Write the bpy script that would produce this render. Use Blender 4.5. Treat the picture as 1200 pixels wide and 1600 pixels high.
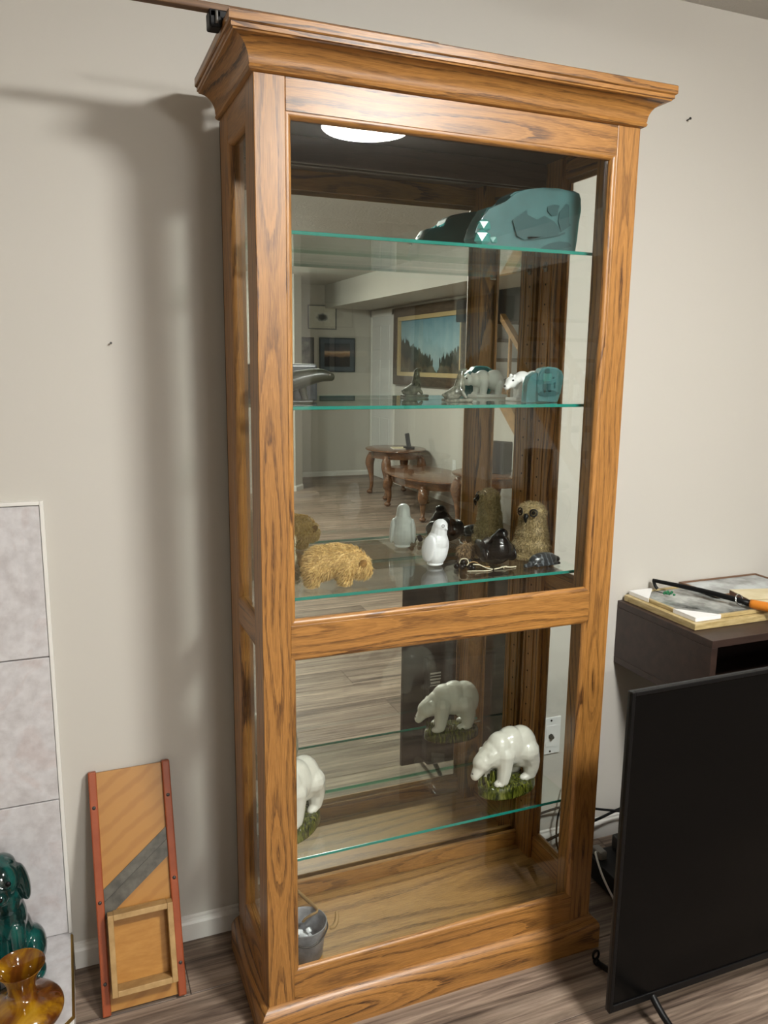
import bpy, bmesh, math, random
from mathutils import Vector, Matrix
import numpy as np
random.seed(7)
R = math.radians
scn = bpy.context.scene
COL = scn.collection
for o in list(bpy.data.objects): bpy.data.objects.remove(o)

# ------------------------------------------------------------------ camera, world, exposure
cam = bpy.data.cameras.new('camera'); camo = bpy.data.objects.new('camera', cam); COL.objects.link(camo)
cam.sensor_fit = 'VERTICAL'; cam.sensor_height = 36.0; cam.lens = 1240.92 / 1600 * 36.0
cam.clip_start = 0.02; cam.clip_end = 60
_F = Vector((0.36728, 0.91173, -0.18399)); _R = Vector((0.92831, -0.37163, 0.01154)); _U = Vector((0.05785, 0.17504, 0.98286))
camo.matrix_world = Matrix(((_R.x, _U.x, -_F.x, -0.33862), (_R.y, _U.y, -_F.y, -1.47283), (_R.z, _U.z, -_F.z, 1.45835), (0, 0, 0, 1)))
scn.camera = camo
w = bpy.data.worlds.new('world'); scn.world = w; w.use_nodes = True
w.node_tree.nodes['Background'].inputs[0].default_value = (0.75, 0.85, 1.0, 1)
w.node_tree.nodes['Background'].inputs[1].default_value = 0.05
vs = scn.view_settings
vs.view_transform = 'Standard'; vs.look = 'None'; vs.gamma = 1.0; vs.use_curve_mapping = False
vs.exposure = 1.22
LAMP_NEAR = 105.0         # radiance of the flush ceiling lamp in front of the cabinet
LAMP_FAR = 82.0          # the other flush lamp, deeper in the room, and the added fill lamp
LAMP_COL = (1.0, 0.99, 0.955)
try:
    scn.cycles.use_denoising = True
    scn.cycles.transparent_max_bounces = 24
    scn.cycles.max_bounces = 9
    scn.cycles.diffuse_bounces = 4
    scn.cycles.glossy_bounces = 6
    scn.cycles.transmission_bounces = 5
    scn.cycles.sample_clamp_indirect = 6.0
except Exception: pass

# ------------------------------------------------------------------ key dimensions (metres)
W, D = 0.8304, 0.315          # cabinet width, depth
ZT, ZC, ZB = 2.030, 1.9544, 0.0832   # cabinet top, underside of crown, top of plinth
ST, M1, M0, B1, T1 = 0.0574, 0.9407, 0.8752, 0.1467, 1.8964
YM = 0.322                    # mirror plane
YW = 0.385                    # back wall
ZS = [1.7066, 1.3716, 0.9758, 0.3742]  # tops of the glass shelves
FL = 0.100                    # cabinet floor
XR, YF, CE = 3.42, -7.72, 2.41  # right wall, far wall, ceiling

# ------------------------------------------------------------------ node helpers
def lin(h):
    h = h.lstrip('#'); c = [int(h[i:i+2], 16) / 255 for i in (0, 2, 4)]
    return tuple(((x + .055) / 1.055) ** 2.4 if x > .04045 else x / 12.92 for x in c) + (1,)
class NT:
    def __init__(s, name):
        s.m = bpy.data.materials.new(name); s.m.use_nodes = True; s.t = s.m.node_tree
        s.t.nodes.clear(); s.out = s.t.nodes.new('ShaderNodeOutputMaterial')
    def n(s, typ, ins=None, **at):
        nd = s.t.nodes.new('ShaderNode' + typ)
        for k, v in at.items(): setattr(nd, k, v)
        for k, v in (ins or {}).items(): s.set(nd.inputs[k], v)
        return nd
    def set(s, sock, v):
        if hasattr(v, 'is_linked') or isinstance(v, bpy.types.NodeSocket): s.t.links.new(v, sock)
        elif isinstance(v, bpy.types.Node): s.t.links.new(v.outputs[0], sock)
        else: sock.default_value = v
    def math(s, op, a, b=0.0, c=0.0):
        return s.n('Math', {0: a, 1: b, 2: c}, operation=op).outputs[0]
    def mix(s, f, a, b, mode='MIX'):
        nd = s.n('Mix', {0: f, 6: a, 7: b}, data_type='RGBA', blend_type=mode)
        return nd.outputs[2]
    def ramp(s, f, stops, interp='LINEAR'):
        nd = s.n('ValToRGB', {0: f}); cr = nd.color_ramp; cr.interpolation = interp
        while len(cr.elements) < len(stops): cr.elements.new(0.5)
        for e, (p, c) in zip(cr.elements, stops):
            e.position = p; e.color = c if isinstance(c, tuple) else lin(c)
        return nd.outputs[0]
    def noise(s, vec, scale=5, detail=3, rough=.5, dist=0):
        return s.n('TexNoise', {'Vector': vec, 'Scale': scale, 'Detail': detail, 'Roughness': rough, 'Distortion': dist}).outputs[0]
    def coord(s, kind='Object'): return s.n('TexCoord').outputs[kind]
    def vec(s, x, y, z): return s.n('CombineXYZ', {0: x, 1: y, 2: z}).outputs[0]
    def scale(s, v, sc): return s.n('Mapping', {0: v, 3: sc}).outputs[0]
    def rnd(s): return s.n('ObjectInfo').outputs['Random']
    def bump(s, h, st=.3, d=.002): return s.n('Bump', {'Height': h, 'Strength': st, 'Distance': d}).outputs[0]
    def prin(s, color, rough=.5, **kw):
        p = s.n('BsdfPrincipled'); s.set(p.inputs['Base Color'], color if not isinstance(color, str) else lin(color))
        s.set(p.inputs['Roughness'], rough)
        for k, v in kw.items(): s.set(p.inputs[k.replace('_', ' ')], v)
        s.t.links.new(p.outputs[0], s.out.inputs[0]); return p
def plain(name, color, rough=.5, **kw):
    t = NT(name); t.prin(color, rough, **kw); return t.m
def mottled(name, c0, c1, scale=8, rough=.5, bump=0.0, bscale=60, stretch=(1, 1, 1), lo=.35, hi=.65, **kw):
    t = NT(name); co = t.scale(t.coord(), stretch)
    f = t.noise(co, scale, 4, .6)
    colr = t.ramp(f, [(lo, c0), (hi, c1)])
    if bump: kw['Normal'] = t.bump(t.noise(co, bscale, 3, .6), bump, .002)
    t.prin(colr, rough, **kw); return t.m

def oak(name, axis, light='#ab7a3e', mid='#91632c', dark='#4d2e11', rings=78, rough=.42, amp=.07, coat=.25, wav=1.5, off=.045, contrast=1.25):
    """Plain-sawn oak: growth rings cut by the board, so cathedrals, flecks and pores run along `axis`."""
    t = NT(name); s = t.n('SeparateXYZ', {0: t.coord()}); X, Y, Z = s.outputs
    a, b, c = {'x': (X, Z, Y), 'y': (Y, Z, X), 'z': (Z, X, Y), 'xf': (X, Y, Z)}[axis]
    r = t.rnd(); r1 = t.math('MULTIPLY', r, 53.0); r2 = t.math('FRACT', t.math('MULTIPLY', r, 7.31))
    aa = t.math('ADD', a, r1)
    n1 = t.noise(t.vec(t.math('MULTIPLY', aa, wav), r1, 0.0), 1.0, 1, .5)
    n2 = t.noise(t.vec(t.math('MULTIPLY', aa, 1.6 * wav), 7.0, r1), 1.0, 1, .5)
    n3 = t.noise(t.vec(t.math('MULTIPLY', aa, 16.0), t.math('MULTIPLY', b, 300.0), t.math('MULTIPLY', c, 300.0)), 1.0, 3, .65)
    bb = t.math('ADD', t.math('ADD', b, t.math('MULTIPLY_ADD', r2, .05, -.025)), t.math('MULTIPLY_ADD', n2, .05, -.025))
    cc = t.math('ADD', t.math('ADD', c, off), t.math('MULTIPLY_ADD', n1, amp * 2, -amp))
    d = t.math('SQRT', t.math('ADD', t.math('MULTIPLY', bb, bb), t.math('MULTIPLY', cc, cc)))
    d = t.math('ADD', d, t.math('MULTIPLY_ADD', n3, .0046, -.0023))
    sk = t.ramp(t.noise(t.vec(t.math('MULTIPLY', aa, 34.0), t.math('MULTIPLY', b, 520.0), t.math('MULTIPLY', c, 520.0)), 1.0, 2, .6), [(.36, (.25, .25, .25, 1)), (.56, (1, 1, 1, 1))])
    ph = t.math('MULTIPLY', d, rings); band = t.math('FRACT', ph); cell = t.math('FLOOR', ph)
    wob = t.n('TexWhiteNoise', {0: t.vec(cell, r1, 3.0)}).outputs[0]       # some rings much darker than others
    line = t.ramp(band, [(0.0, (0, 0, 0, 1)), (.03, (1, 1, 1, 1)), (.22, (.85, .85, .85, 1)), (.40, (.15, .15, .15, 1)), (.55, (0, 0, 0, 1))])
    st = t.math('MULTIPLY', t.math('MULTIPLY', t.math('MULTIPLY', line, sk), t.math('MULTIPLY_ADD', wob, .75, .25)), contrast)
    fine = t.math('FRACT', t.math('MULTIPLY', d, rings * 3.7))
    base = t.mix(t.math('MULTIPLY', fine, .6), lin(light), lin(mid))
    colr = t.mix(st, base, lin(dark))
    pv = t.vec(t.math('MULTIPLY', aa, 26.0), t.math('MULTIPLY', b, 700.0), t.math('MULTIPLY', c, 700.0))
    pore = t.ramp(t.noise(pv, 1.0, 2, .5), [(.44, (1, 1, 1, 1)), (.62, (.52, .45, .38, 1))])
    colr = t.mix(t.math('MULTIPLY_ADD', st, .5, .5), colr, t.mix(1.0, colr, pore, 'MULTIPLY'))
    tone = t.noise(t.vec(t.math('MULTIPLY', aa, .8), t.math('MULTIPLY', b, 5.0), r1), 2.0, 2)
    colr = t.mix(.5, colr, t.mix(1.0, colr, t.ramp(tone, [(.3, (.74, .70, .66, 1)), (.7, (1.18, 1.14, 1.08, 1))]), 'MULTIPLY'))
    t.prin(colr, rough, Coat_Weight=coat, Coat_Roughness=.30, Normal=t.bump(pore, .12, .0006))
    return t.m

def glass_mat(name, tint=(0.97, 0.985, 0.975, 1), refl=1.0):
    """Thin pane: straight-through transmission plus Fresnel reflection at each face."""
    t = NT(name)
    g = t.n('NewGeometry'); dt = t.n('VectorMath', {0: g.outputs['Normal'], 1: g.outputs['Incoming']}, operation='DOT_PRODUCT').outputs['Value']
    c = t.math('ABSOLUTE', dt); k = t.math('POWER', t.math('SUBTRACT', 1.0, c), 5.0)
    f = t.math('MULTIPLY', t.math('MULTIPLY_ADD', k, .96, .04), refl)
    tr = t.n('BsdfTransparent', {0: tint}); gl = t.n('BsdfGlossy', {0: (1, 1, 1, 1), 'Roughness': 0.0})
    mx = t.n('MixShader', {0: f, 1: tr.outputs[0], 2: gl.outputs[0]})
    t.t.links.new(mx.outputs[0], t.out.inputs[0]); return t.m

M = {}
M['oak_z'] = oak('oak upright', 'z'); M['oak_x'] = oak('oak across', 'x'); M['oak_y'] = oak('oak side', 'y')
M['oak_floor'] = oak('oak veneer', 'xf', light='#b48a52', mid='#9b723f', dark='#644325', rings=95, rough=.38, wav=.75, amp=.07, off=.24, contrast=1.0)
M['oak_shade'] = oak('oak painted shade', 'x', light='#4a382b', mid='#3d2d22', dark='#2a1e16')  # upper inside parts coloured dark to stand in for the unlit interior
M['glass'] = glass_mat('clear pane'); M['shelf_glass'] = glass_mat('shelf glass', (.955, .985, .97, 1))
t = NT('shelf edge'); t.prin((.012, .22, .175, 1), .15, Coat_Weight=.6); M['shelf_edge'] = t.m
M['shelf_edge_back'] = glass_mat('shelf back edge', (.55, .86, .78, 1))
t = NT('mirror silver'); g = t.n('BsdfGlossy', {0: (.77, .79, .74, 1), 'Roughness': 0.0}); t.t.links.new(g.outputs[0], t.out.inputs[0]); M['mirror'] = t.m
t = NT('wall paint'); M['wall'] = t.m
t.prin('#c6c2b9', .62, Normal=t.bump(t.noise(t.coord(), 260, 2, .5), .06, .001))
t = NT('ceiling stipple'); M['ceiling'] = t.m
t.prin('#c9c7c1', .8, Normal=t.bump(t.noise(t.coord(), 60, 3, .65), .9, .008))
M['white_trim'] = plain('white trim paint', '#e4e2dc', .35)
M['door_white'] = plain('door white', '#d9d9d6', .4)
t = NT('laminate plank'); co = t.coord(); s_ = t.n('SeparateXYZ', {0: co}); r = t.rnd(); r1 = t.math('MULTIPLY', r, 41.0)
v1 = t.vec(t.math('ADD', t.math('MULTIPLY', s_.outputs[0], 1.1), r1), t.math('MULTIPLY', s_.outputs[1], 26.0), r1)
v2 = t.vec(t.math('ADD', t.math('MULTIPLY', s_.outputs[0], 7.0), r1), t.math('MULTIPLY', s_.outputs[1], 160.0), r1)
f1 = t.noise(v1, 1.6, 5, .62, 1.2); f2 = t.noise(v2, 1.0, 3, .6)
cA = t.ramp(f1, [(.30, '#483d35'), (.42, '#74655a'), (.56, '#958577'), (.74, '#ad9e90')])
f3 = t.noise(t.vec(t.math('ADD', t.math('MULTIPLY', s_.outputs[0], .8), r1), t.math('MULTIPLY', s_.outputs[1], 9.0), r1), 1.5, 3, .6)
cA = t.mix(.55, cA, t.mix(1.0, cA, t.ramp(f3, [(.35, (.55, .53, .51, 1)), (.62, (1.3, 1.28, 1.26, 1))]), 'MULTIPLY'))
cB = t.mix(.5, cA, t.mix(1.0, cA, t.ramp(f2, [(.35, (.55, .52, .5, 1)), (.6, (1.1, 1.1, 1.08, 1))]), 'MULTIPLY'))
cC = t.mix(1.0, cB, t.ramp(r, [(0, (.66, .64, .62, 1)), (1, (1.1, 1.08, 1.06, 1))]), 'MULTIPLY')
t.prin(cC, .46, Specular_IOR_Level=.35, Normal=t.bump(f2, .10, .0008)); M['plank'] = t.m
M['plank_gap'] = plain('plank joint', '#2e2823', .8)
t = NT('grey tile'); co = t.coord(); r = t.rnd()
cv = t.n('VectorMath', {0: co, 1: t.vec(t.math('MULTIPLY', r, 30.0), 0.0, 0.0)}, operation='ADD').outputs[0]
f1 = t.noise(cv, 9, 6, .62, .8); f2 = t.noise(cv, 38, 4, .6)
cA = t.ramp(f1, [(.3, '#b9b4b4'), (.45, '#c9c6c6'), (.55, '#cfcdce'), (.68, '#c4b9b7')])
t.prin(t.mix(.35, cA, t.ramp(f2, [(.35, '#aaa5a5'), (.65, '#d8d6d6')])), .33, Normal=t.bump(f1, .25, .002)); M['tile'] = t.m
M['grout'] = plain('grout', '#8b8784', .85)
M['brass'] = plain('brass edge', '#a98a4c', .3, Metallic=.9)
M['black'] = plain('black plastic', '#070708', .45, Specular_IOR_Level=.25); M['black_matte'] = plain('matte black', '#1a1a1b', .7)
M['tv_back'] = plain('tv back plastic', '#202122', .55)
M['tv_screen'] = plain('tv screen', '#070707', .22, Specular_IOR_Level=.12)
M['sticker'] = plain('label sticker', '#c9c9c6', .5)
M['cubby'] = mottled('espresso laminate', '#2e211c', '#3c2c25', 6, .45, stretch=(1, 6, 6))
M['white_plastic'] = plain('white plastic', '#e6e6e4', .35)
M['white_card'] = plain('white card', '#ededeb', .7)
M['steel'] = plain('steel', '#9a9a98', .3, Metallic=1.0); M['dark_steel'] = plain('dark steel', '#45423f', .45, Metallic=.6)
M['chrome'] = plain('chrome', '#d0d0d0', .12, Metallic=1.0)
M['clear_plastic'] = plain('clear plastic pin', '#c9c6be', .15, Transmission_Weight=.6)
M['hole'] = plain('pin hole', '#0d0806', .9)

# ------------------------------------------------------------------ mesh helpers
WL = {}
def wl(o): return WL.get(o.name, Vector((0, 0, 0))) if o else Vector((0, 0, 0))
def thing(name, label, cat, loc=(0, 0, 0), rotz=0, group=None, rot=None):
    o = bpy.data.objects.new(name, None); COL.objects.link(o); o.empty_display_size = .05
    o.location = loc; o.rotation_euler = rot if rot else (0, 0, rotz); o['label'] = label; o['category'] = cat
    if group: o['group'] = group
    WL[o.name] = Vector(loc); return o
def tag(o, label, cat, group=None):
    o['label'] = label; o['category'] = cat
    if group: o['group'] = group
    return o
def struct(o): o['kind'] = 'structure'; return o
def obj(name, bm, mat, parent=None, w=False, smooth=False, angle=None, label=None, kind=None):
    """Link bm as ONE mesh object, origin at its own bounding-box centre. w: verts are world coords (parent unrotated)."""
    if isinstance(bm, bpy.types.Mesh): me = bm
    else:
        bmesh.ops.recalc_face_normals(bm, faces=bm.faces) if name not in ('fur',) else None
        me = bpy.data.meshes.new(name); bm.to_mesh(me); bm.free()
    n = len(me.vertices); co = np.empty(n * 3, np.float32); me.vertices.foreach_get('co', co); co = co.reshape(-1, 3)
    c = (co.min(0) + co.max(0)) / 2; co -= c; me.vertices.foreach_set('co', co.ravel()); me.update()
    me.name = name
    if not me.materials: me.materials.append(mat)
    if smooth or angle:
        me.polygons.foreach_set('use_smooth', [True] * len(me.polygons))
        if angle: me.set_sharp_from_angle(angle=R(angle))
    o = bpy.data.objects.new(name, me); COL.objects.link(o)
    c = Vector([float(q) for q in c]); 
    o.location = c - (wl(parent) if w else Vector((0, 0, 0)))
    if parent: o.parent = parent
    WL[o.name] = c if w or not parent else wl(parent) + c
    if not w and parent and parent.type == 'MESH': pass
    if label: o['label'] = label
    if kind: o['kind'] = kind
    return o
def sub(name, bm, mat, parent, root_off=True, **kw):
    """A sub-part: verts in the same space as the part's own verts were given (thing space)."""
    o = obj(name, bm, mat, None, **kw)
    o.parent = parent; o.location = o.location - parent.location
    return o
def BM(): return bmesh.new()
def bx(bm, x0, x1, y0, y1, z0, z1, bev=0.0, seg=2, mat=None):
    m = Matrix.Translation(((x0 + x1) / 2, (y0 + y1) / 2, (z0 + z1) / 2)) @ Matrix.Diagonal((abs(x1 - x0), abs(y1 - y0), abs(z1 - z0), 1))
    if mat is not None: m = mat @ m
    if bev <= 0:
        bmesh.ops.create_cube(bm, size=1, matrix=m); return bm
    t = bmesh.new(); bmesh.ops.create_cube(t, size=1, matrix=m)
    bmesh.ops.bevel(t, geom=list(t.edges), offset=bev, segments=seg, affect='EDGES', profile=.5)
    me = bpy.data.meshes.new('t'); t.to_mesh(me); t.free(); bm.from_mesh(me); bpy.data.meshes.remove(me); return bm
def box(*a, bev=0.0, seg=2, mat=None): return bx(BM(), *a, bev=bev, seg=seg, mat=mat)
def prism(bm, poly, h, axis='z', base=0.0):
    """Extrude a polygon (list of 2-tuples) along axis from base to base+h."""
    def P(u, v, k): return {'z': (u, v, k), 'y': (u, k, v), 'x': (k, u, v)}[axis]
    a = [bm.verts.new(P(u, v, base)) for u, v in poly]; b = [bm.verts.new(P(u, v, base + h)) for u, v in poly]
    n = len(poly); bm.faces.new(a[::-1]); bm.faces.new(b)
    for i in range(n): bm.faces.new((a[i], a[(i + 1) % n], b[(i + 1) % n], b[i]))
    return bm
def ring_loft(bm, rings, caps=True, closed=False):
    vs_ = [[bm.verts.new(p) for p in r_] for r_ in rings]; n = len(rings[0])
    L = len(vs_)
    for i in range(L if closed else L - 1):
        A, B = vs_[i], vs_[(i + 1) % L]
        for j in range(n): bm.faces.new((A[j], A[(j + 1) % n], B[(j + 1) % n], B[j]))
    if caps and not closed:
        bm.faces.new(vs_[0][::-1]); bm.faces.new(vs_[-1])
    return bm
def smooth_path(pts, k=6):
    P = [Vector(p) for p in pts]; out = []
    for i in range(len(P) - 1):
        p0, p1, p2, p3 = P[max(i - 1, 0)], P[i], P[i + 1], P[min(i + 2, len(P) - 1)]
        for j in range(k):
            u = j / k
            out.append(.5 * ((2 * p1) + (p2 - p0) * u + (2 * p0 - 5 * p1 + 4 * p2 - p3) * u * u + (3 * p1 - p0 - 3 * p2 + p3) * u ** 3))
    out.append(P[-1]); return out
def tube(bm, pts, r, n=8, smooth=0, closed=False, flat=1.0):
    if smooth: 
        if not isinstance(r, (int, float)):
            rr = list(r); L = len(rr); r = []
            for i in range(L - 1): r += [rr[i] + (rr[i + 1] - rr[i]) * j / smooth for j in range(smooth)]
            r.append(rr[-1])
        pts = smooth_path(pts, smooth)
    P = [Vector(p) for p in pts]; rad = [r] * len(P) if isinstance(r, (int, float)) else list(r)
    rings = []; up = None
    for i, p in enumerate(P):
        a = P[i - 1] if i > 0 else (P[-1] if closed else p); b = P[(i + 1) % len(P)] if (i < len(P) - 1 or closed) else p
        d = (b - a); d = d.normalized() if d.length > 1e-9 else Vector((0, 0, 1))
        if up is None: up = Vector((0, 0, 1)) if abs(d.z) < .9 else Vector((1, 0, 0))
        u = up - d * up.dot(d); u.normalize(); v = d.cross(u); up = u
        rings.append([p + (u * math.cos(2 * math.pi * k / n) * flat + v * math.sin(2 * math.pi * k / n)) * rad[i] for k in range(n)])
    return ring_loft(bm, rings, closed=closed)
def lathe(bm, prof, n=32, c=(0, 0, 0), sx=1.0, sy=1.0):
    """prof: (r, z) from bottom to top; may go back down inside for a hollow vessel."""
    rings = [[(c[0] + r_ * sx * math.cos(2 * math.pi * k / n), c[1] + r_ * sy * math.sin(2 * math.pi * k / n), c[2] + z) for k in range(n)] for r_, z in prof]
    return ring_loft(bm, rings)
def ell(bm, c, r, rot=None, u=20, v=12):
    m = Matrix.Translation(c)
    if rot: 
        from mathutils import Euler
        m = m @ Euler([R(q) for q in rot]).to_matrix().to_4x4()
    m = m @ Matrix.Diagonal((r[0], r[1], r[2], 1))
    bmesh.ops.create_uvsphere(bm, u_segments=u, v_segments=v, radius=1, matrix=m); return bm
def limb(bm, pts, rads, n=12, smooth=4):
    tube(bm, pts, rads, n, smooth)
    for p, r_ in ((pts[0], rads[0]), (pts[-1], rads[-1])): ell(bm, p, (r_, r_, r_), u=12, v=8)
    return bm
def remesh(bm, voxel=.002, it=6, dec=None):
    """Fuse overlapping lumps into one continuous carved surface."""
    me = bpy.data.meshes.new('lump'); bm.to_mesh(me); bm.free()
    o = bpy.data.objects.new('lump', me); COL.objects.link(o)
    m = o.modifiers.new('r', 'REMESH'); m.mode = 'VOXEL'; m.voxel_size = voxel
    if it: s = o.modifiers.new('s', 'SMOOTH'); s.factor = .5; s.iterations = it
    if dec: d_ = o.modifiers.new('d', 'DECIMATE'); d_.ratio = dec
    dg = bpy.context.evaluated_depsgraph_get(); dg.update()
    out = bpy.data.meshes.new_from_object(o.evaluated_get(dg))
    bpy.data.objects.remove(o); bpy.data.meshes.remove(me); return out
def fur_bm(me, n, length, width, droop=(0, 0, -.5), flow=(0, 0, 0), seed=1, jitter=.5, zmin=-9):
    rg = random.Random(seed); me.calc_loop_triangles()
    tr = [t_ for t_ in me.loop_triangles]; V = me.vertices
    zlo = min(v.co.z for v in V) + .0006; ar = np.cumsum([t_.area for t_ in tr]); bm = BM(); D_ = Vector(droop); Fl = Vector(flow)
    for _ in range(n):
        t_ = tr[int(np.searchsorted(ar, rg.random() * ar[-1]))]
        u, v_ = rg.random(), rg.random()
        if u + v_ > 1: u, v_ = 1 - u, 1 - v_
        a, b, c = (V[i].co for i in t_.vertices); p = a + (b - a) * u + (c - a) * v_
        if p.z < zmin: continue
        nrm = t_.normal; L = length * (.6 + .7 * rg.random())
        d = (nrm + D_ + Fl + Vector((rg.uniform(-1, 1), rg.uniform(-1, 1), rg.uniform(-1, 1))) * jitter).normalized()
        d2 = (d + D_ * .7 + Fl * .5).normalized(); s = d.cross(Vector((rg.uniform(-1, 1), rg.uniform(-1, 1), rg.uniform(-1, 1)))).normalized() * width
        p1 = p + d * L * .5; p2 = p1 + d2 * L * .5; p = p - nrm * .0006; p1.z = max(p1.z, zlo); p2.z = max(p2.z, zlo)
        q = [bm.verts.new(x) for x in (p - s, p + s, p1 + s * .7, p1 - s * .7, p2)]
        bm.faces.new((q[0], q[1], q[2], q[3])); bm.faces.new((q[3], q[2], q[4]))
    return bm
def moulding(bm, prof, p0, p1, out, m0=0, m1=0, up=(0, 0, 1)):
    """Closed profile [(outward, up)] run from p0 to p1, ends mitred by m*outward."""
    p0, p1, out, up = Vector(p0), Vector(p1), Vector(out), Vector(up); d = (p1 - p0).normalized()
    return ring_loft(bm, [[p0 + out * o_ + up * u_ - d * (m0 * o_) for o_, u_ in prof], [p1 + out * o_ + up * u_ + d * (m1 * o_) for o_, u_ in prof]])

# ------------------------------------------------------------------ the setting
floor = struct(obj('floor', box(-2.7, 4.5, YF - .1, YW + .1, -.03, -.0015), M['plank_gap']))
pl_me = None; PW, PL = 0.19, 1.28; ny = 0
y = YW
rows = int((YW - YF) / PW) + 1
for j in range(rows):
    y1 = YW - j * PW; y0 = y1 - PW
    x = -2.7 + ((j * 0.47) % 1.0) * PL - PL
    while x < 4.5:
        xa, xb = max(x, -2.7), min(x + PL, 4.5)
        full = abs(xb - xa - PL) < 1e-6
        if xb - xa > .02:
            if full and pl_me is not None:
                o = bpy.data.objects.new('plank', pl_me); COL.objects.link(o)
            else:
                bm = box(-(xb - xa) / 2 + .0007, (xb - xa) / 2 - .0007, -PW / 2 + .0007, PW / 2 - .0007, -.008, 0, bev=.0012, seg=1)
                me = bpy.data.meshes.new('plank'); bm.to_mesh(me); bm.free(); me.materials.append(M['plank'])
                o = bpy.data.objects.new('plank', me); COL.objects.link(o)
                if full: pl_me = me
            o.parent = floor; o.location = Vector(((xa + xb) / 2, (y0 + y1) / 2, 0)) - floor.location
        x += PL
struct(obj('ceiling', box(-2.75, 4.55, YF - .1, YW + .1, CE, CE + .08), M['ceiling']))
struct(obj('wall_back', box(-2.75, XR + .1, YW, YW + .1, 0, CE), M['wall']))
struct(obj('wall_left', box(-2.75, -2.65, YF - .1, YW, 0, CE), M['wall']))
struct(obj('wall_far', box(2.0, XR + .1, YF - .1, YF, 0, CE), M['wall']))
bm = prism(BM(), [(-2.65, -6.64), (2.09, -6.64), (2.21, -6.77), (2.21, YF), (-2.65, YF)], CE)
struct(obj('wall_partition', bm, M['wall']))
struct(obj('wall_right', box(XR, XR + .1, YF, -4.72, 0, CE), M['wall']))
struct(obj('wall_stairwell', box(4.45, 4.55, YF, YW, 0, CE), M['wall']))
struct(obj('wall_stair_end', box(XR, 4.45, -2.75, -2.65, 0, CE), M['wall']))
struct(obj('wall_right_front', box(XR, XR + .1, -2.75, YW, 0, CE), M['wall']))
struct(obj('ceiling_soffit', box(2.79, XR, YF, -2.75, 2.13, CE), M['wall']))
BBP = [(0, 0), (.012, 0), (.012, .046), (.009, .052), (.0045, .056), (.0045, .062), (0, .065)]
def baseboard(name, p0, p1, out, m0=0, m1=0):
    return struct(obj(name, moulding(BM(), BBP, p0, p1, out, m0, m1), M['white_trim']))
baseboard('baseboard_back', (-.39, YW, 0), (XR, YW, 0), (0, -1, 0))
baseboard('baseboard_far', (2.21, YF, 0), (XR, YF, 0), (0, 1, 0))
baseboard('baseboard_right', (XR, -6.86, 0), (XR, -4.72, 0), (-1, 0, 0))
baseboard('baseboard_partition', (-2.65, -6.64, 0), (2.09, -6.64, 0), (0, 1, 0), 0, .45)
dd = Vector((.12, -.13, 0)).normalized()
baseboard('baseboard_corner', (2.09, -6.64, 0), (2.21, -6.77, 0), (-dd.y, dd.x, 0), .45, 0)

# door in the right wall by the far corner
door = struct(thing('door_1', 'white panelled door with white casing in the far corner', 'door', (XR, -7.28, 0))); del door['category']
bx_ = lambda *a, **k: box(*a, **k)
obj('door_leaf', box(XR - .012, XR - .001, -7.66, -6.98, .008, 2.03, bev=.002), M['door_white'], door, w=True)
for (ya, yb) in ((-7.58, -7.36), (-7.28, -7.06)):
    for (za, zb_) in ((.22, .78), (.92, 1.50), (1.62, 1.92)):
        obj('panel', box(XR - .019, XR - .011, ya, yb, za, zb_, bev=.006), M['door_white'], door, w=True)
for (ya, yb, za, zb_) in ((-7.70, -7.655, 0, 2.10), (-6.985, -6.90, 0, 2.10), (-7.70, -6.90, 2.03, 2.11)):
    obj('casing', box(XR - .022, XR - .0005, ya, yb, za, zb_, bev=.004), M['white_trim'], door, w=True)
bm = BM(); tube(bm, [(XR - .012, -7.05, .96), (XR - .055, -7.05, .96)], .012, 12); ell(bm, (XR - .06, -7.05, .96), (.02, .026, .026))
obj('door_knob', bm, M['brass'], door, w=True, smooth=True)

# ------------------------------------------------------------------ ceiling lamps (the light of the room)
def lamp_mat(name, L):
    t_ = NT(name); e = t_.n('Emission', {0: LAMP_COL + (1,), 1: L}); t_.t.links.new(e.outputs[0], t_.out.inputs[0]); return t_.m
def ceiling_lamp(x, y, label, L):
    t_ = thing('ceiling_light', label, 'ceiling light', (x, y, CE), group='flush ceiling lights')
    obj('base_ring', lathe(BM(), [(.01, -.001), (.178, -.001), (.182, -.008), (.182, -.03), (.176, -.034), (.01, -.034)], 40), M['white_plastic'], t_, smooth=False, angle=40)
    prof = [(.002, -.036), (.172, -.036)] + [(.172, -.070)] + [(.152 + .020 * math.cos(q), -.070 - .020 * math.sin(q)) for q in [i * math.pi / 2 / 5 for i in range(1, 5)]] + [(.10, -.0925), (.004, -.094)]
    obj('diffuser', lathe(BM(), prof, 40), lamp_mat('lit diffuser', L), t_, smooth=True)
    return t_
ceiling_lamp(.785, -1.51, 'round white ceiling lamp mirrored at the top of the cabinet glass', LAMP_NEAR)
ceiling_lamp(.45, -4.00, 'round white ceiling lamp further back over the open floor', LAMP_FAR)
ceiling_lamp(1.00, -5.70, 'unseen ceiling lamp added to brighten the far end of the room', LAMP_FAR)  # added fill lamp for the far room, kept out of the mirror's view

# ------------------------------------------------------------------ the display cabinet
cab = thing('display_cabinet', 'tall golden oak glass-front display cabinet with mirrored back', 'cabinet', (W / 2, D / 2, 0))
def cp(name, bm, m, parent=cab, **k): return obj(name, bm, M[m] if isinstance(m, str) else m, parent, w=True, **k)
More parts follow.
